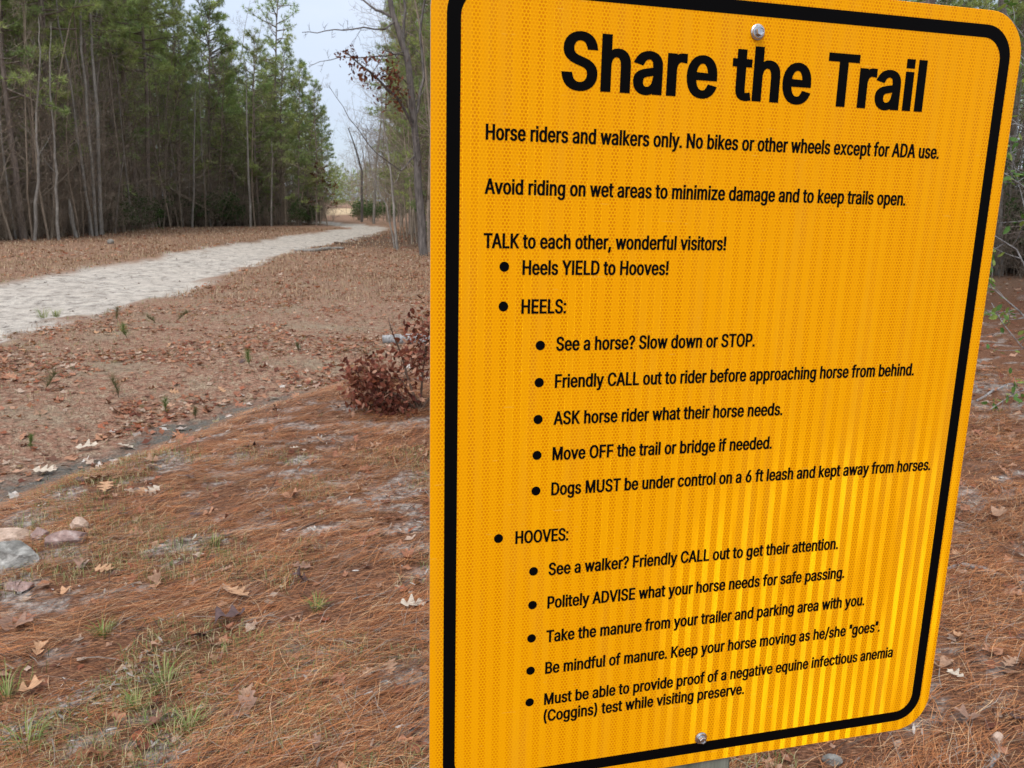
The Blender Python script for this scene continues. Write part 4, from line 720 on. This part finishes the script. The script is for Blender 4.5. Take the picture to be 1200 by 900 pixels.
def build_cover():
    rs = np.random.default_rng(21)
    # --- pine straw on the bank: crossed needles a few deep
    def needles(n, xr, yr, name, w, seed, wide=1., cond=None, H=.018):
        r = np.random.default_rng(seed); x = r.uniform(*xr, n); u = r.uniform(0, 1, n); y = yr[0]*(yr[1]/yr[0])**(u**1.15)
        ok = in_view(x, y) & (crest_d(x, y)+.12*r.normal(0, 1, n) < .12); sm = sand_mask(x, y); ok &= r.uniform(0, 1, n) > sm*.8
        if cond is not None: ok &= cond(x, y)
        clump = fbm(x, y, .25, 91, 3); ok &= r.uniform(0, 1, n) < sstep(.34, .56, clump)*.85+.15
        x, y = x[ok], y[ok]; n = len(x); a = .62+r.normal(0, .55, n)+1.3*(fbm(x, y, .6, 93)-.5); Lh = r.uniform(.05, .10, n)
        h = height(x, y)+r.uniform(.001, H, n)*(.4+clump[ok]); d = np.c_[np.cos(a), np.sin(a)]; sd = np.c_[-d[:, 1], d[:, 0]]*(w*(.6+.13*y[:, None])*r.uniform(.7, 1.3, (n, 1))); bend = r.normal(0, .008, n)
        P = []
        for k, (s_, bz, wk) in enumerate(((-1, 0, .6), (0, 1, 1.), (1, 0, .35))):
            q = np.c_[x+d[:, 0]*Lh*s_, y+d[:, 1]*Lh*s_]; q = q+np.c_[-d[:, 1], d[:, 0]]*(bend*bz)[:, None]; z = h+r.normal(0, .005, n)+.004*bz
            P += [np.c_[q+sd*wk, z], np.c_[q-sd*wk, z]]
        V = np.stack(P, 1).reshape(-1, 3); i = (np.arange(n)*6)[:, None]; F = np.concatenate([i+np.array([[0, 2, 3, 1]]), i+np.array([[2, 4, 5, 3]])])
        pal = np.array([(.50, .19, .07), (.36, .13, .05), (.60, .28, .12), (.15, .065, .04), (.68, .44, .25), (.36, .30, .25)])
        c = pal[r.choice(6, n, p=(.25, .22, .17, .2, .09, .07))]*r.uniform(.7, 1.2, (n, 1)); c = c*(.7+.6*fbm(x, y, .35, 95)[:, None])
        o = obj(name, mesh_np(name, V, F, np.repeat(c, 6, 0)), M['needles']); tag(o, 'layer of fallen orange brown pine needles covering the bank around the notice', 'pine needles', kind='stuff')
    needles(400000, (-4.2, 4.6), (1.1, 8.5), 'pine_straw', .00072, 31, H=.03)
    # --- grass blades, thin on the bank and the verges
    def blades(n, xr, yr, name, cond, hgt, w, pal, seed, label):
        r = np.random.default_rng(seed); x = r.uniform(*xr, n); y = yr[0]*(yr[1]/yr[0])**r.uniform(0, 1, n); ok = in_view(x, y); k = cond(x, y, r); ok &= k
        x, y = x[ok], y[ok]; m = len(x); a = r.uniform(0, 6.28, m); d = np.c_[np.cos(a), np.sin(a), a*0]; sd = np.c_[-d[:, 1], d[:, 0], a*0]*(w*(1+.10*y[:, None]))
        L = hgt*r.uniform(.4, 1.3, m)[:, None]; ln = r.uniform(.2, 1.3, (m, 1)); B = np.c_[x, y, height(x, y)-.003]; Z = np.array([0, 0, 1.])
        m1 = B+Z*L*.6+d*L*.25*ln; t1 = B+Z*L*(1-.35*ln)+d*L*ln*.75
        V = np.stack([B-sd, B+sd, m1-sd*.8, m1+sd*.8, t1-sd*.15, t1+sd*.15], 1).reshape(-1, 3); i = (np.arange(m)*6)[:, None]
        F = np.concatenate([i+np.array([[0, 1, 3, 2]]), i+np.array([[2, 3, 5, 4]])]); pal = np.array(pal); c = pal[r.integers(0, len(pal), m)]*r.uniform(.7, 1.25, (m, 1))
        tag(obj(name, mesh_np(name, V, F, np.repeat(c, 6, 0)), M['grass']), label, 'grass', kind='stuff')
    green = [(.16, .20, .06), (.26, .29, .10), (.14, .20, .05), (.44, .36, .19), (.36, .27, .14), (.50, .42, .24)]
    tan = [(.44, .30, .18), (.36, .23, .14), (.29, .17, .105), (.50, .38, .25), (.22, .21, .10)]
    blades(68000, (-3.2, .8), (1.3, 4.8), 'bank_grass', lambda x, y, r: (crest_d(x, y) < .1) & (r.uniform(0, 1, len(x)) < sstep(.47, .62, fbm(x, y, .35, 101, 3)+.10*sstep(4.0, 2.4, y)-.05)), .05, .0008, green, 41, 'thin green and straw coloured grass blades growing through the pine needles')
    offtrail = lambda x, y: trail_sd(x, y) < -.05
    blades(75000, (-13, 4), (4., 24), 'dry_grass', lambda x, y, r: (crest_d(x, y) > .05) & ((crest_d(x, y) > .7) | (r.uniform(0, 1, len(x)) < .25)) & offtrail(x, y) & (r.uniform(0, 1, len(x)) < .35+.75*sstep(.4, .6, fbm(x, y, .7, 103, 3))), .045, .0012, tan[:4]+[(.20, .21, .09), (.24, .25, .11)], 42, 'dry tan grass thinly covering the flat between the bank and the trail')
    blades(60000, (-26, 0), (13, 46), 'verge_grass', lambda x, y, r: offtrail(x, y) & (poly_sd(x, y, WOOD) < .5) & (r.uniform(0, 1, len(x)) < .3+.7*sstep(.35, .6, fbm(x, y, 1.5, 105, 3))), .10, .002, tan[:4]+[(.34, .22, .13)], 43, 'dry tan grass on the verge between the trail and the left wood')
    blades(9000, (-16, 4), (6, 40), 'trailside_grass', lambda x, y, r: (np.abs(trail_sd(x, y)+.12) < .16), .07, .0018, green[:3]+tan[:3], 44, 'greenish grass fringe along the edges of the trail')
    # --- fallen leaves too many to count
    lv = [oak_leaf(900+i, 7, .6, 1.5) for i in range(4)]
    leafpal = np.array([(.40, .18, .10), (.32, .13, .075), (.48, .23, .14), (.20, .07, .045), (.52, .31, .21), (.54, .40, .31), (.26, .13, .09), (.38, .13, .07)])
    def leaves(n, xr, yr, name, cond, s0, s1, seed, label, pal=leafpal, p=None):
        r = np.random.default_rng(seed); x = r.uniform(*xr, n); y = yr[0]*(yr[1]/yr[0])**r.uniform(0, 1, n); ok = in_view(x, y) & cond(x, y, r); x, y = x[ok], y[ok]; m = len(x)
        P, ex, ey, ez = lay(x, y, r, .3, .008); sc = r.uniform(s0, s1, m); c = pal[r.choice(len(pal), m, p=p)]*r.uniform(.75, 1.2, (m, 1)); V = []; F = []; C_ = []; n0 = 0
        for k in range(4):
            q = np.arange(m) % 4 == k; v, f, cc = place(lv[k][0], lv[k][1], P[q], ex[q], ey[q], ez[q], sc[q], c[q]); V.append(v); F.append(f+n0); C_.append(cc); n0 += len(v)
        tag(obj(name, mesh_np(name, np.concatenate(V), np.concatenate(F), np.concatenate(C_)), M['leaf']), label, 'fallen leaves', kind='stuff')
    patch = lambda x, y, a, b, s, k: sstep(a, b, fbm(x, y, s, k, 3))
    leaves(100000, (-11, 6), (4.5, 26), 'leaf_litter', lambda x, y, r: (crest_d(x, y) > .1) & offtrail(x, y) & (r.uniform(0, 1, len(x)) < .12+.88*patch(x, y, .42, .58, .9, 111)*sstep(-11, -3, x-.25*y+2)) & ((crest_d(x, y) > .75) | (r.uniform(0, 1, len(x)) < .12)), .03, .085, 51, 'red brown oak leaves scattered over the flat beyond the bank')
    leaves(16000, (-24, 4), (14, 50), 'verge_leaves', lambda x, y, r: offtrail(x, y) & (r.uniform(0, 1, len(x)) < .25+.6*patch(x, y, .42, .6, 3, 113)), .08, .15, 52, 'brown leaves lying on the verges and under the trees')
    leaves(14000, (-4, 4.5), (1.3, 9), 'bank_leaf_bits', lambda x, y, r: (crest_d(x, y) < .1) & (r.uniform(0, 1, len(x)) < .3+.7*patch(x, y, .4, .6, .5, 117)), .015, .06, 53, 'small brown leaf fragments among the pine needles', leafpal)
    leaves(6000, (1.5, 12), (4.5, 22), 'woodland_leaves', lambda x, y, r: r.uniform(0, 1, len(x)) < .35+.6*patch(x, y, .4, .6, 1., 115), .05, .11, 54, 'brown leaves on the needle floor behind the notice')
    leaves(700, (-12, 0), (7, 30), 'trail_debris', lambda x, y, r: trail_sd(x, y) > .05, .03, .07, 55, 'dark leaf scraps lying on the sandy trail', np.array([(.16, .12, .10), (.24, .17, .13), (.12, .10, .09)]))
    leaves(800, (-7, 2), (3.5, 9), 'ditch_leaves', lambda x, y, r: (crest_d(x, y) > .2) & (crest_d(x, y) < 1.0), .05, .10, 56, 'pale bleached leaves caught in the shallow ditch', np.array([(.60, .50, .44), (.55, .36, .28), (.66, .60, .55)]))
    # --- grey chips of bark and wood on the bare spots of the bank
    r = np.random.default_rng(61); x = r.uniform(-4, 4.5, 60000); y = 1.2*(9/1.2)**r.uniform(0, 1, 60000); ok = in_view(x, y) & (crest_d(x, y) < 0) & (r.uniform(0, 1, 60000) < .9*sand_mask(x, y)+.012)
    x, y = x[ok], y[ok]; A0 = [gp(*q)[:2] for q in ((-40, 880), (0, 866), (60, 838), (120, 812), (190, 770))]; t = r.uniform(0, 3.99, 420); i0 = t.astype(int); A0 = np.array(A0); q = A0[i0]*(1-(t-i0))[:, None]+A0[i0+1]*(t-i0)[:, None]+r.normal(0, .05, (420, 2)); x, y = np.r_[x, q[:, 0]], np.r_[y, q[:, 1]]
    P, ex, ey, ez = lay(x, y, r, .3, .004); P[:, 2] += r.uniform(0, .015, len(x)); cv = np.array([(-.5, -.09, 0), (.1, -.13, .03), (.5, -.03, 0), (.45, .07, .02), (-.1, .12, .05), (-.48, .06, 0)]); cf = np.array([(0, 1, 4, 5), (1, 2, 3, 4)])
    v, f, c = place(cv, cf, P, ex, ey, ez, r.uniform(.01, .035, len(x)), np.array([(.50, .46, .42), (.62, .58, .54), (.34, .30, .27), (.24, .19, .16), (.42, .31, .24)])[r.integers(0, 5, len(x))]*r.uniform(.7, 1.15, (len(x), 1)))
    tag(obj('bark_chips', mesh_np('bark_chips', v, f, c), M['leaf']), 'grey and pale chips of bark and dead wood on the bare patches of the bank', 'wood chips', kind='stuff')
    r = np.random.default_rng(63); x = r.uniform(-4, 4.5, 2600); y = 1.3*(9/1.3)**r.uniform(0, 1, 2600); ok = in_view(x, y) & (crest_d(x, y) < .1); x, y = x[ok], y[ok]
    P, ex, ey, ez = lay(x, y, r, .12, .02); tv = np.array([(-.5, -.02, 0), (0, .02, .03), (.5, .0, 0), (.5, .015, .01), (0, .05, .04), (-.5, .01, .01)]); v, f, c = place(tv, np.array([(0, 1, 4, 5), (1, 2, 3, 4)]), P, ex, ey, ez, r.uniform(.03, .14, len(x)), np.array([(.10, .06, .045), (.16, .10, .07), (.30, .25, .21)])[r.integers(0, 3, len(x))])
    tag(obj('fallen_twigs', mesh_np('fallen_twigs', v, f, c), M['leaf']), 'short dark broken twigs strewn through the pine needles', 'twigs', kind='stuff')
    # --- single leaves: every one its own object
    shapes = [mesh_leaf(k) for k in range(7)]
    special = [((281, 703), .10, 0, 1, 2.6, 'tan lobed oak leaf lying alone on the bank, brightest in the left foreground'),
        ((481, 716), .085, 1, 5, .4, 'pale beige lobed leaf close to the left edge of the notice'),
        ((287, 842), .085, 4, 6, 1.2, 'crumpled brown leaf low in the foreground, lower of a close pair'),
        ((290, 826), .06, 5, 2, 2.2, 'crumpled brown leaf low in the foreground, upper of a close pair'),
        ((266, 733), .10, 6, 3, .5, 'dark purplish brown curled leaf just below the bright tan oak leaf'),
        ((182, 551), .10, 2, 1, 3., 'orange brown curled leaf on the upper slope of the bank'),
        ((117, 565), .13, 0, 2, 4., 'large tan oak leaf on the brow above the rocks'),
        ((125, 575), .10, 3, 1, 5., 'tan leaf touching the large oak leaf on the brow'),
        ((72, 703), .06, 4, 1, 1., 'small orange leaf folded upright below the rocks'),
        ((46, 770), .055, 5, 1, 2., 'light brown curled leaf left of the grass patch'),
        ((15, 741), .10, 4, 6, .2, 'brown curled leaf at the left frame edge'),
        ((36, 815), .07, 5, 1, .9, 'tan folded leaf at the lower left beside grass'),
        ((95, 668), .07, 6, 6, 1.9, 'brown curled leaf right below the rocks'),
        ((340, 587), .09, 4, 0, .1, 'reddish curled leaf beside the long stick'),
        ((345, 530), .06, 0, 5, .7, 'small pale leaf in the middle of the bank'),
        ((100, 528), .13, 1, 5, .3, 'bleached oak leaf in the ditch, middle of three'),
        ((50, 556), .12, 0, 5, .2, 'bleached oak leaf in the ditch, nearest to the left frame edge'),
        ((145, 526), .12, 2, 5, .1, 'bleached oak leaf at the upper end of the ditch'),
        ((1164, 567), .05, 0, 1, .3, 'orange leaf on the needle floor right of the notice'),
        ((1165, 610), .10, 4, 2, .4, 'broad reddish brown leaf on the needle floor right of the notice'),
        ((1120, 800), .05, 1, 5, 2., 'pale torn leaf near the lower right corner of the notice'),
        ((1135, 849), .06, 4, 6, 2.5, 'greyish curled leaf below the lower right corner of the notice'),
        ((1182, 786), .06, 0, 2, .6, 'light brown leaf at the right frame edge')]
    k6 = np.array([(.48, .24, .14), (.60, .34, .19), (.42, .25, .16), (.13, .08, .075), (.40, .17, .10), (.66, .55, .43), (.34, .20, .14)])
    for i, kk in enumerate(k6): pass
    mats = [leaf_mat('leaf_tone_%s' % n_, tuple(c)) for n_, c in zip(('rust', 'tan', 'brown', 'umber', 'red', 'bone', 'hazel'), k6)]
    def single(x, y, size, shp, mt, hd, label, group=None, lift=.014, tl=.2):
        o = bpy.data.objects.new('oak_leaf', shapes[shp]); COL.objects.link(o); n = Vector(gnormal(np.array([x]), np.array([y]))[0])+Vector(rs.normal(0, tl, 3)*(1, 1, 0)); n.normalize()
        ex = Vector((math.cos(hd), math.sin(hd), 0)); ex = (ex-n*ex.dot(n)).normalized(); ey = n.cross(ex)
        o.matrix_world = Matrix(((ex[0]*size, ey[0]*size, n[0]*size, x), (ex[1]*size, ey[1]*size, n[1]*size, y), (ex[2]*size, ey[2]*size, n[2]*size, float(height(x, y))+lift), (0, 0, 0, 1)))
        o.material_slots[0].link = 'OBJECT'; o.material_slots[0].material = mats[mt]; tag(o, label, 'leaf', group)
    for (px, py), size, shp, col, hd, lab in special:
        p = gp(px, py); single(p[0], p[1], size*1.15, shp, col, hd, lab, None, .030, .14)
    n = 0
    while n < 150:                    # more single leaves on the bank
        x, y = rs.uniform(-3, 3.2), rs.uniform(1.7, 7)
        if crest_d(x, y) > .1 or (-.1 < x/y < .48): continue
        n += 1; mt = int(rs.choice(7, p=(.22, .08, .22, .14, .20, .02, .12)))
        single(x, y, rs.uniform(.045, .09), int(rs.integers(0, 7)), mt, rs.uniform(0, 6.28), ('dry brown leaf lying on the pine needles of the bank', 'dry brown leaf lying on the needle floor right of the notice')[x > 0], ('leaves on the bank', 'leaves right of the notice')[x > 0], .022, .32)
    n = 0
    while n < 130:
        x, y = rs.uniform(-7, .5), rs.uniform(4.2, 10)
        if crest_d(x, y) < .3 or trail_sd(np.array([x]), np.array([y]))[0] > -.2 or not -.66 < x/y < -.08: continue
        n += 1; single(x, y, rs.uniform(.07, .12), int(rs.integers(0, 7)), int(rs.choice(7, p=(.3, .12, .15, .03, .25, .07, .08))), rs.uniform(0, 6.28), 'red brown oak leaf lying on the flat beyond the ditch', 'larger leaves on the flat beyond the ditch', .01, .3)
def leaf_mat(name, c):
    n = N(name); x = n.noise(n.coord(), 5, 4, .6); v = n.ramp(n.noise(n.coord((1, 9, 1)), 3, 3), (.4, .75), (.6, 1.1))
    n.fin(n.mix(1., n.mix(n.ramp(x, (.35, 0.), (.65, .6)), c, tuple(q*.55 for q in c)), v, 'MULTIPLY'), .75, .25); return n.m
def mesh_leaf(k):
    r = np.random.default_rng(k)
    v, f = oak_leaf(700+k, 22, .5, r.choice((2.5, 3., 3.5))) if k < 4 else crumple(700+k)
    me = mesh_np('oak_leaf', v-np.array([.4, 0, 0]), f, None, True); me.materials.append(M['leaf']); return me

# ------------------------------------------------------------------ rocks, logs, sticks and small plants
def rock(px, py, dims, mat, seed, label, rz=0., sink=.35):
    r = np.random.default_rng(seed); bm = bmesh.new(); bmesh.ops.create_icosphere(bm, subdivisions=4, radius=1)
    cuts = [(unit(r.normal(0, 1, 3)*(1, 1, .7)), r.uniform(.55, .9)) for _ in range(17)]
    for v in bm.verts:
        c = np.array(v.co)
        for nrm, dd in cuts:
            q = c@nrm
            if q > dd: c = c-nrm*(q-dd)*.97
        c = c*(1+.05*(vnoise(c[0]*3+c[2]*5+9, c[1]*3+c[2]*2+9, 1, seed)-.5)+.07*(vnoise(c[0]*7+9+c[2]*9, c[1]*7+9, 1, seed)-.5)+.03*(vnoise(c[0]*22+9+c[2]*19, c[1]*22+9, 1, seed)-.5)); v.co = Vector(c*np.array(dims)/2)
    me = bpy.data.meshes.new('rock'); bm.to_mesh(me); bm.free(); me.polygons.foreach_set('use_smooth', np.zeros(len(me.polygons), bool))
    o = obj('rock', me, M[mat]); p = gp(px, py); o.location = (p[0], p[1], p[2]+dims[2]*(.42-sink)); o.rotation_euler = (r.normal(0, .08), r.normal(0, .08), rz); tag(o, label, 'rock')
def log(name, pts, rad, mat, label, cat, seed=1, n=9, branches=0, lift=.6):
    """a stick or log through ground points given as pixels of the photograph"""
    r = np.random.default_rng(seed); P = np.array([gp(a, b) for a, b in pts]); rad = np.interp(np.linspace(0, 1, len(P)*4-3), np.linspace(0, 1, len(rad)), rad)
    k = np.linspace(0, len(P)-1, len(P)*4-3); Q = np.stack([np.interp(k, np.arange(len(P)), P[:, c]) for c in range(3)], 1)
    Q[:, 2] = np.maximum(height(Q[:, 0], Q[:, 1]), Q[:, 2])+rad*lift; Q += r.normal(0, 1, Q.shape)*rad[:, None]*.12; base = Q[0].copy(); A = Acc(); A.tube(Q-base, rad, n)
    for end, q in ((0, Q[0]), (-1, Q[-1])): pass
    if branches: twig_tree(A, Q-base, rad[0]*.6, 0, r, branches, .25, .8, .2, .2, rad[-1]*.5)
    me = A.mesh(name, True); o = obj(name, me, M[mat]); o.location = base
    bm = bmesh.new(); bm.from_mesh(me); bmesh.ops.holes_fill(bm, edges=[e for e in bm.edges if e.is_boundary], sides=n); bm.to_mesh(me); bm.free()
    tag(o, label, cat)
def sprig(px, py, h, seed, label, name='pine_seedling', col=((.12, .19, .06), (.17, .22, .08))):
    r = np.random.default_rng(seed); p = gp(px, py); A = Acc(); P = wobble((0, 0, -.02), (r.normal(0, .3), r.normal(0, .3), 1), h*r.uniform(.6, .95), 6, .12, r); A.tube(P, np.linspace(.004, .002, 6), 4)
    pos = np.array([branch_at(P, t)[0] for t in np.linspace(.15, 1, 26)**r.uniform(.5, .9)]); v, f, c = tufts(pos, np.tile([0, 0, 1.], (26, 1)), np.array(col)[r.integers(0, 2, 26)], r, 5, h*.36, .0016, .6)
    root = empty(name, p); m = A.mesh('stem'); m.materials.append(M['brown_stick']); obj('stem', m, None, root); m = mesh_np('needles', v, f, c); m.materials.append(M['pine_foliage']); obj('needles', m, None, root); tag(root, label, 'seedling')
def build_small():
    rock(2, 664, (.31, .22, .17), 'grey_rock', 3, 'large grey green angular rock at the left frame edge', .3, .25)
    rock(4, 636, (.30, .18, .11), 'tan_rock', 4, 'flat tan rock behind the large grey rock', .3, .3)
    rock(77, 637, (.25, .12, .10), 'pink_rock', 5, 'long pinkish rock with a pale end, right of the grey rock', .5, .35)
    rock(46, 632, (.10, .09, .09), 'pink_rock', 6, 'small grey pink stone between the tan and the long pink rock', 0, .25)
    rock(91, 622, (.10, .07, .08), 'tan_rock', 7, 'small pale stone capping the far end of the pink rock', 0, .1)
    rock(24, 690, (.13, .08, .05), 'pink_rock', 8, 'low flat stone just below the large grey rock', .2, .3)
    rock(1168, 872, (.035, .03, .06), 'tan_rock', 9, 'small upright whitish stone at the lower right', 0, .3)
    rock(975, 893, (.06, .045, .04), 'grey_rock', 10, 'small grey stone half under needles below the notice', 0, .4)
    log('log', [(448, 402), (500, 404), (530, 402)], [.055, .075, .07], 'dead_wood', 'pale grey log lying behind the dead oak branch', 'log', 1, 10)
    log('log', [(345, 294), (368, 295), (385, 293), (403, 292)], [.03, .06, .06, .045], 'pale_bark', 'long fallen grey log beside the trail, longer of two', 'log', 2, 8)
    log('log', [(392, 285.5), (416, 287)], [.05, .03], 'brown_stick', 'short dark fallen log nearer the trail bend', 'log', 3, 6)
    log('stick', [(268, 582), (320, 576), (365, 565)], [.004, .006, .004], 'brown_stick', 'long thin dark stick lying across the bank', 'stick', 4, 5, 3)
    log('stick', [(350, 622), (375, 611), (395, 601)], [.006, .007, .006], 'brown_stick', 'short brown stick below the long thin one', 'stick', 5, 6)
    log('stick', [(1108, 668), (1125, 664), (1150, 667), (1180, 678)], [.006, .011, .010, .004], 'dead_wood', 'curved weathered grey stick right of the notice', 'stick', 6, 7)
    log('stick', [(1085, 716), (1110, 722)], [.004, .003], 'dead_wood', 'short bleached twig touching the right edge of the notice', 'stick', 7, 5)
    log('stick', [(1145, 470), (1180, 452), (1215, 448)], [.01, .012, .01], 'dead_wood', 'grey stick on the ground under the green leafed shrub', 'stick', 8, 6)
    log('stick', [(0, 868), (50, 842), (110, 818)], [.012, .016, .008], 'dead_wood', 'rotting grey stick half covered in needles at the lower left', 'stick', 9, 7, 0, .1)
    log('stick', [(1160, 900), (1170, 884), (1172, 872)], [.006, .006, .004], 'dead_wood', 'thin bone coloured stick under the upright white stone', 'stick', 10, 5)
    log('stump', [(130, 286), (128, 284)], [.10, .06], 'pale_bark', 'pale splintered stump in the tan grass before the pale trio', 'stump', 11, 7)
    for i, (px, py, h, lab) in enumerate([(294, 428, .24, 'bright green pine seedling in the middle of the flat'), (150, 396, .30, 'green pine seedling in the grass near the trail, left'),
        (183, 378, .22, 'thin green seedling close to the trail edge'), (51, 458, .28, 'dark slender seedling at the left of the flat'), (139, 466, .28, 'dark bushy seedling in the middle left of the flat'),
        (194, 484, .17, 'small green sprout on the edge of the ditch'), (229, 490, .16, 'small dull green sprout right of the ditch sprout'), (138, 378, .26, 'brownish seedling at the near trail edge'),
        (206, 378, .26, 'slim dull seedling right of the trail edge seedlings'), (36, 525, .12, 'low green sprout above the ditch at the left'), (350, 412, .14, 'low olive sprout right of the bright green seedling')]):
        sprig(px, py, h, 60+i, lab, 'pine_seedling', ((.16, .23, .07), (.20, .26, .09)) if i in (0, 1, 5, 9) else ((.13, .15, .07), (.20, .17, .09)))
    # grass tufts on the bank and by the trail
    for i, (px, py, h, lab) in enumerate([(192, 805, .09, 'green grass tuft in the middle of the left foreground'), (222, 857, .08, 'green grass tuft near the bottom of the frame'), (30, 880, .10, 'green grass tuft in the bottom left corner'),
        (160, 832, .07, 'yellow green grass tuft left of the middle foreground tuft'), (8, 818, .08, 'green grass tuft at the left edge below the rocks'), (50, 372, .14, 'green tuft at the near edge of the trail'), (66, 371, .12, 'bright green tuft right beside another at the trail edge'),
        (372, 715, .06, 'dull green tuft between the two bright leaves'), (120, 745, .06, 'straw coloured tuft on the left bank'), (250, 640, .06, 'small green tuft high on the bank')]):
        r = np.random.default_rng(80+i); p = gp(px, py); n = 46; a = r.uniform(0, 6.28, n); q = r.uniform(0, .5*h, n); d = np.c_[np.cos(a), np.sin(a), a*0]; L = h*r.uniform(.5, 1.2, (n, 1)); w = np.c_[-d[:, 1], d[:, 0], a*0]*(.0011+.0004*p[1]*.3)
        B = d*q[:, None]+(0, 0, -.004); m1 = B+(0, 0, 1)*L*.6+d*L*.25; t1 = B+(0, 0, 1)*L*.85+d*L*.75
        V = np.stack([B-w, B+w, m1-w*.8, m1+w*.8, t1-w*.1, t1+w*.1], 1).reshape(-1, 3); k = (np.arange(n)*6)[:, None]; Fc = np.concatenate([k+np.array([[0, 1, 3, 2]]), k+np.array([[2, 3, 5, 4]])])
        c = np.array([(.15, .23, .05), (.22, .29, .08), (.34, .31, .14)])[r.integers(0, 3, n)]; o = obj('grass_tuft', mesh_np('grass_tuft', V, Fc, np.repeat(c, 6, 0)), M['grass']); o.location = p; tag(o, lab, 'grass tuft')
    # dead oak branch with its leaves, leaning on the brow left of the notice
    r = np.random.default_rng(77); b = gp(492, 482); root = empty('dead_oak_branch', b); A = Acc(); ends = []; dist = b[1]
    for pts, r0 in (([(492, 484), (480, 450), (470, 415), (458, 385), (455, 372)], .011), ([(492, 484), (495, 440), (500, 400), (505, 380)], .010), ([(490, 482), (465, 462), (440, 455), (418, 448)], .008),
                    ([(496, 484), (515, 450), (535, 410), (550, 392)], .010), ([(486, 470), (470, 445), (450, 440), (432, 442)], .007), ([(490, 482), (478, 474), (462, 478)], .006), ([(495, 484), (520, 474), (545, 460)], .008)):
        P = np.array([at(a_, b_, dist+.02+r.normal(0, .08)*(i > 0)) for i, (a_, b_) in enumerate(pts)]); P[0] = b; P = P-b; A.tube(P, np.linspace(r0, .003, len(P)), 5)
        if pts[-1] == (455, 372): continue
        twig_tree(A, P, r0*.6, 1, r, 8, .35, .9, .05, .25, .0018, .15, ends)
    m = A.mesh('branches'); m.materials.append(M['brown_stick']); o = obj('branches', m, None, root); o['kind'] = 'stuff'
    pts = []; ds = []
    for p, d in ends:
        for _ in range(9): pts.append(p+r.normal(0, .055, 3)); ds.append(d)
    pts = np.array(pts); pts[:, 2] = np.maximum(pts[:, 2], .02)
    lf = leafy('leaves', pts, ds, .050, ((.24, .075, .045), (.36, .14, .09), (.13, .04, .03), (.50, .28, .19), (.28, .09, .06)), r, 'leaf', .5); o = obj('leaves', lf, None, root); o['kind'] = 'stuff'
    tag(root, 'dead oak branch with dark red brown leaves standing on the bank beside the notice', 'branch')
    # green leafed shrub with arching pale twigs at the right edge
    r = np.random.default_rng(78); b = gp(1262, 480); root = empty('leafy_shrub', b); A = Acc(); ends = []; dist = b[1]
    for pts, r0 in (([(1262, 482), (1225, 400), (1195, 365), (1160, 335), (1128, 320)], .008), ([(1262, 482), (1230, 430), (1197, 406), (1176, 380), (1162, 355)], .006), ([(1262, 482), (1230, 370), (1191, 292), (1165, 276), (1120, 262)], .008),
                    ([(1262, 482), (1240, 330), (1215, 230), (1180, 205), (1150, 190)], .008), ([(1262, 482), (1250, 320), (1225, 160), (1190, 145), (1160, 150)], .007), ([(1262, 482), (1250, 300), (1230, 120), (1205, 50), (1175, 10)], .011),
                    ([(1262, 482), (1225, 450), (1190, 460), (1160, 480)], .005), ([(1262, 482), (1235, 350), (1200, 240), (1185, 180), (1180, 120)], .006)):
        P = np.array([at(a_, b_, dist+r.normal(0, .1)*(i > 0)) for i, (a_, b_) in enumerate(pts)]); P[0] = b; P -= b; A.tube(P, np.linspace(r0, .0025, len(P)), 5); e2 = []
        twig_tree(A, P, r0*.6, 0, r, 7, .25, .85, .05, .4, .0018, .15, e2); ends += e2
    m = A.mesh('branches'); m.materials.append(M['dead_wood']); o = obj('branches', m, None, root); o['kind'] = 'stuff'
    pts = []; ds = []
    for p, d in ends:
        for _ in range(2): pts.append(p-d*r.uniform(0, .12)+r.normal(0, .02, 3)); ds.append(d)
    lf = leafy('leaves', pts, ds, .065, ((.10, .20, .05), (.16, .28, .07), (.30, .38, .10)), r); obj('leaves', lf, None, root)
    tag(root, 'spindly shrub with pale arching twigs and sparse green leaves at the right edge', 'shrub')

build_sign()
build_ground()
build_woods()
build_cover()
build_small()
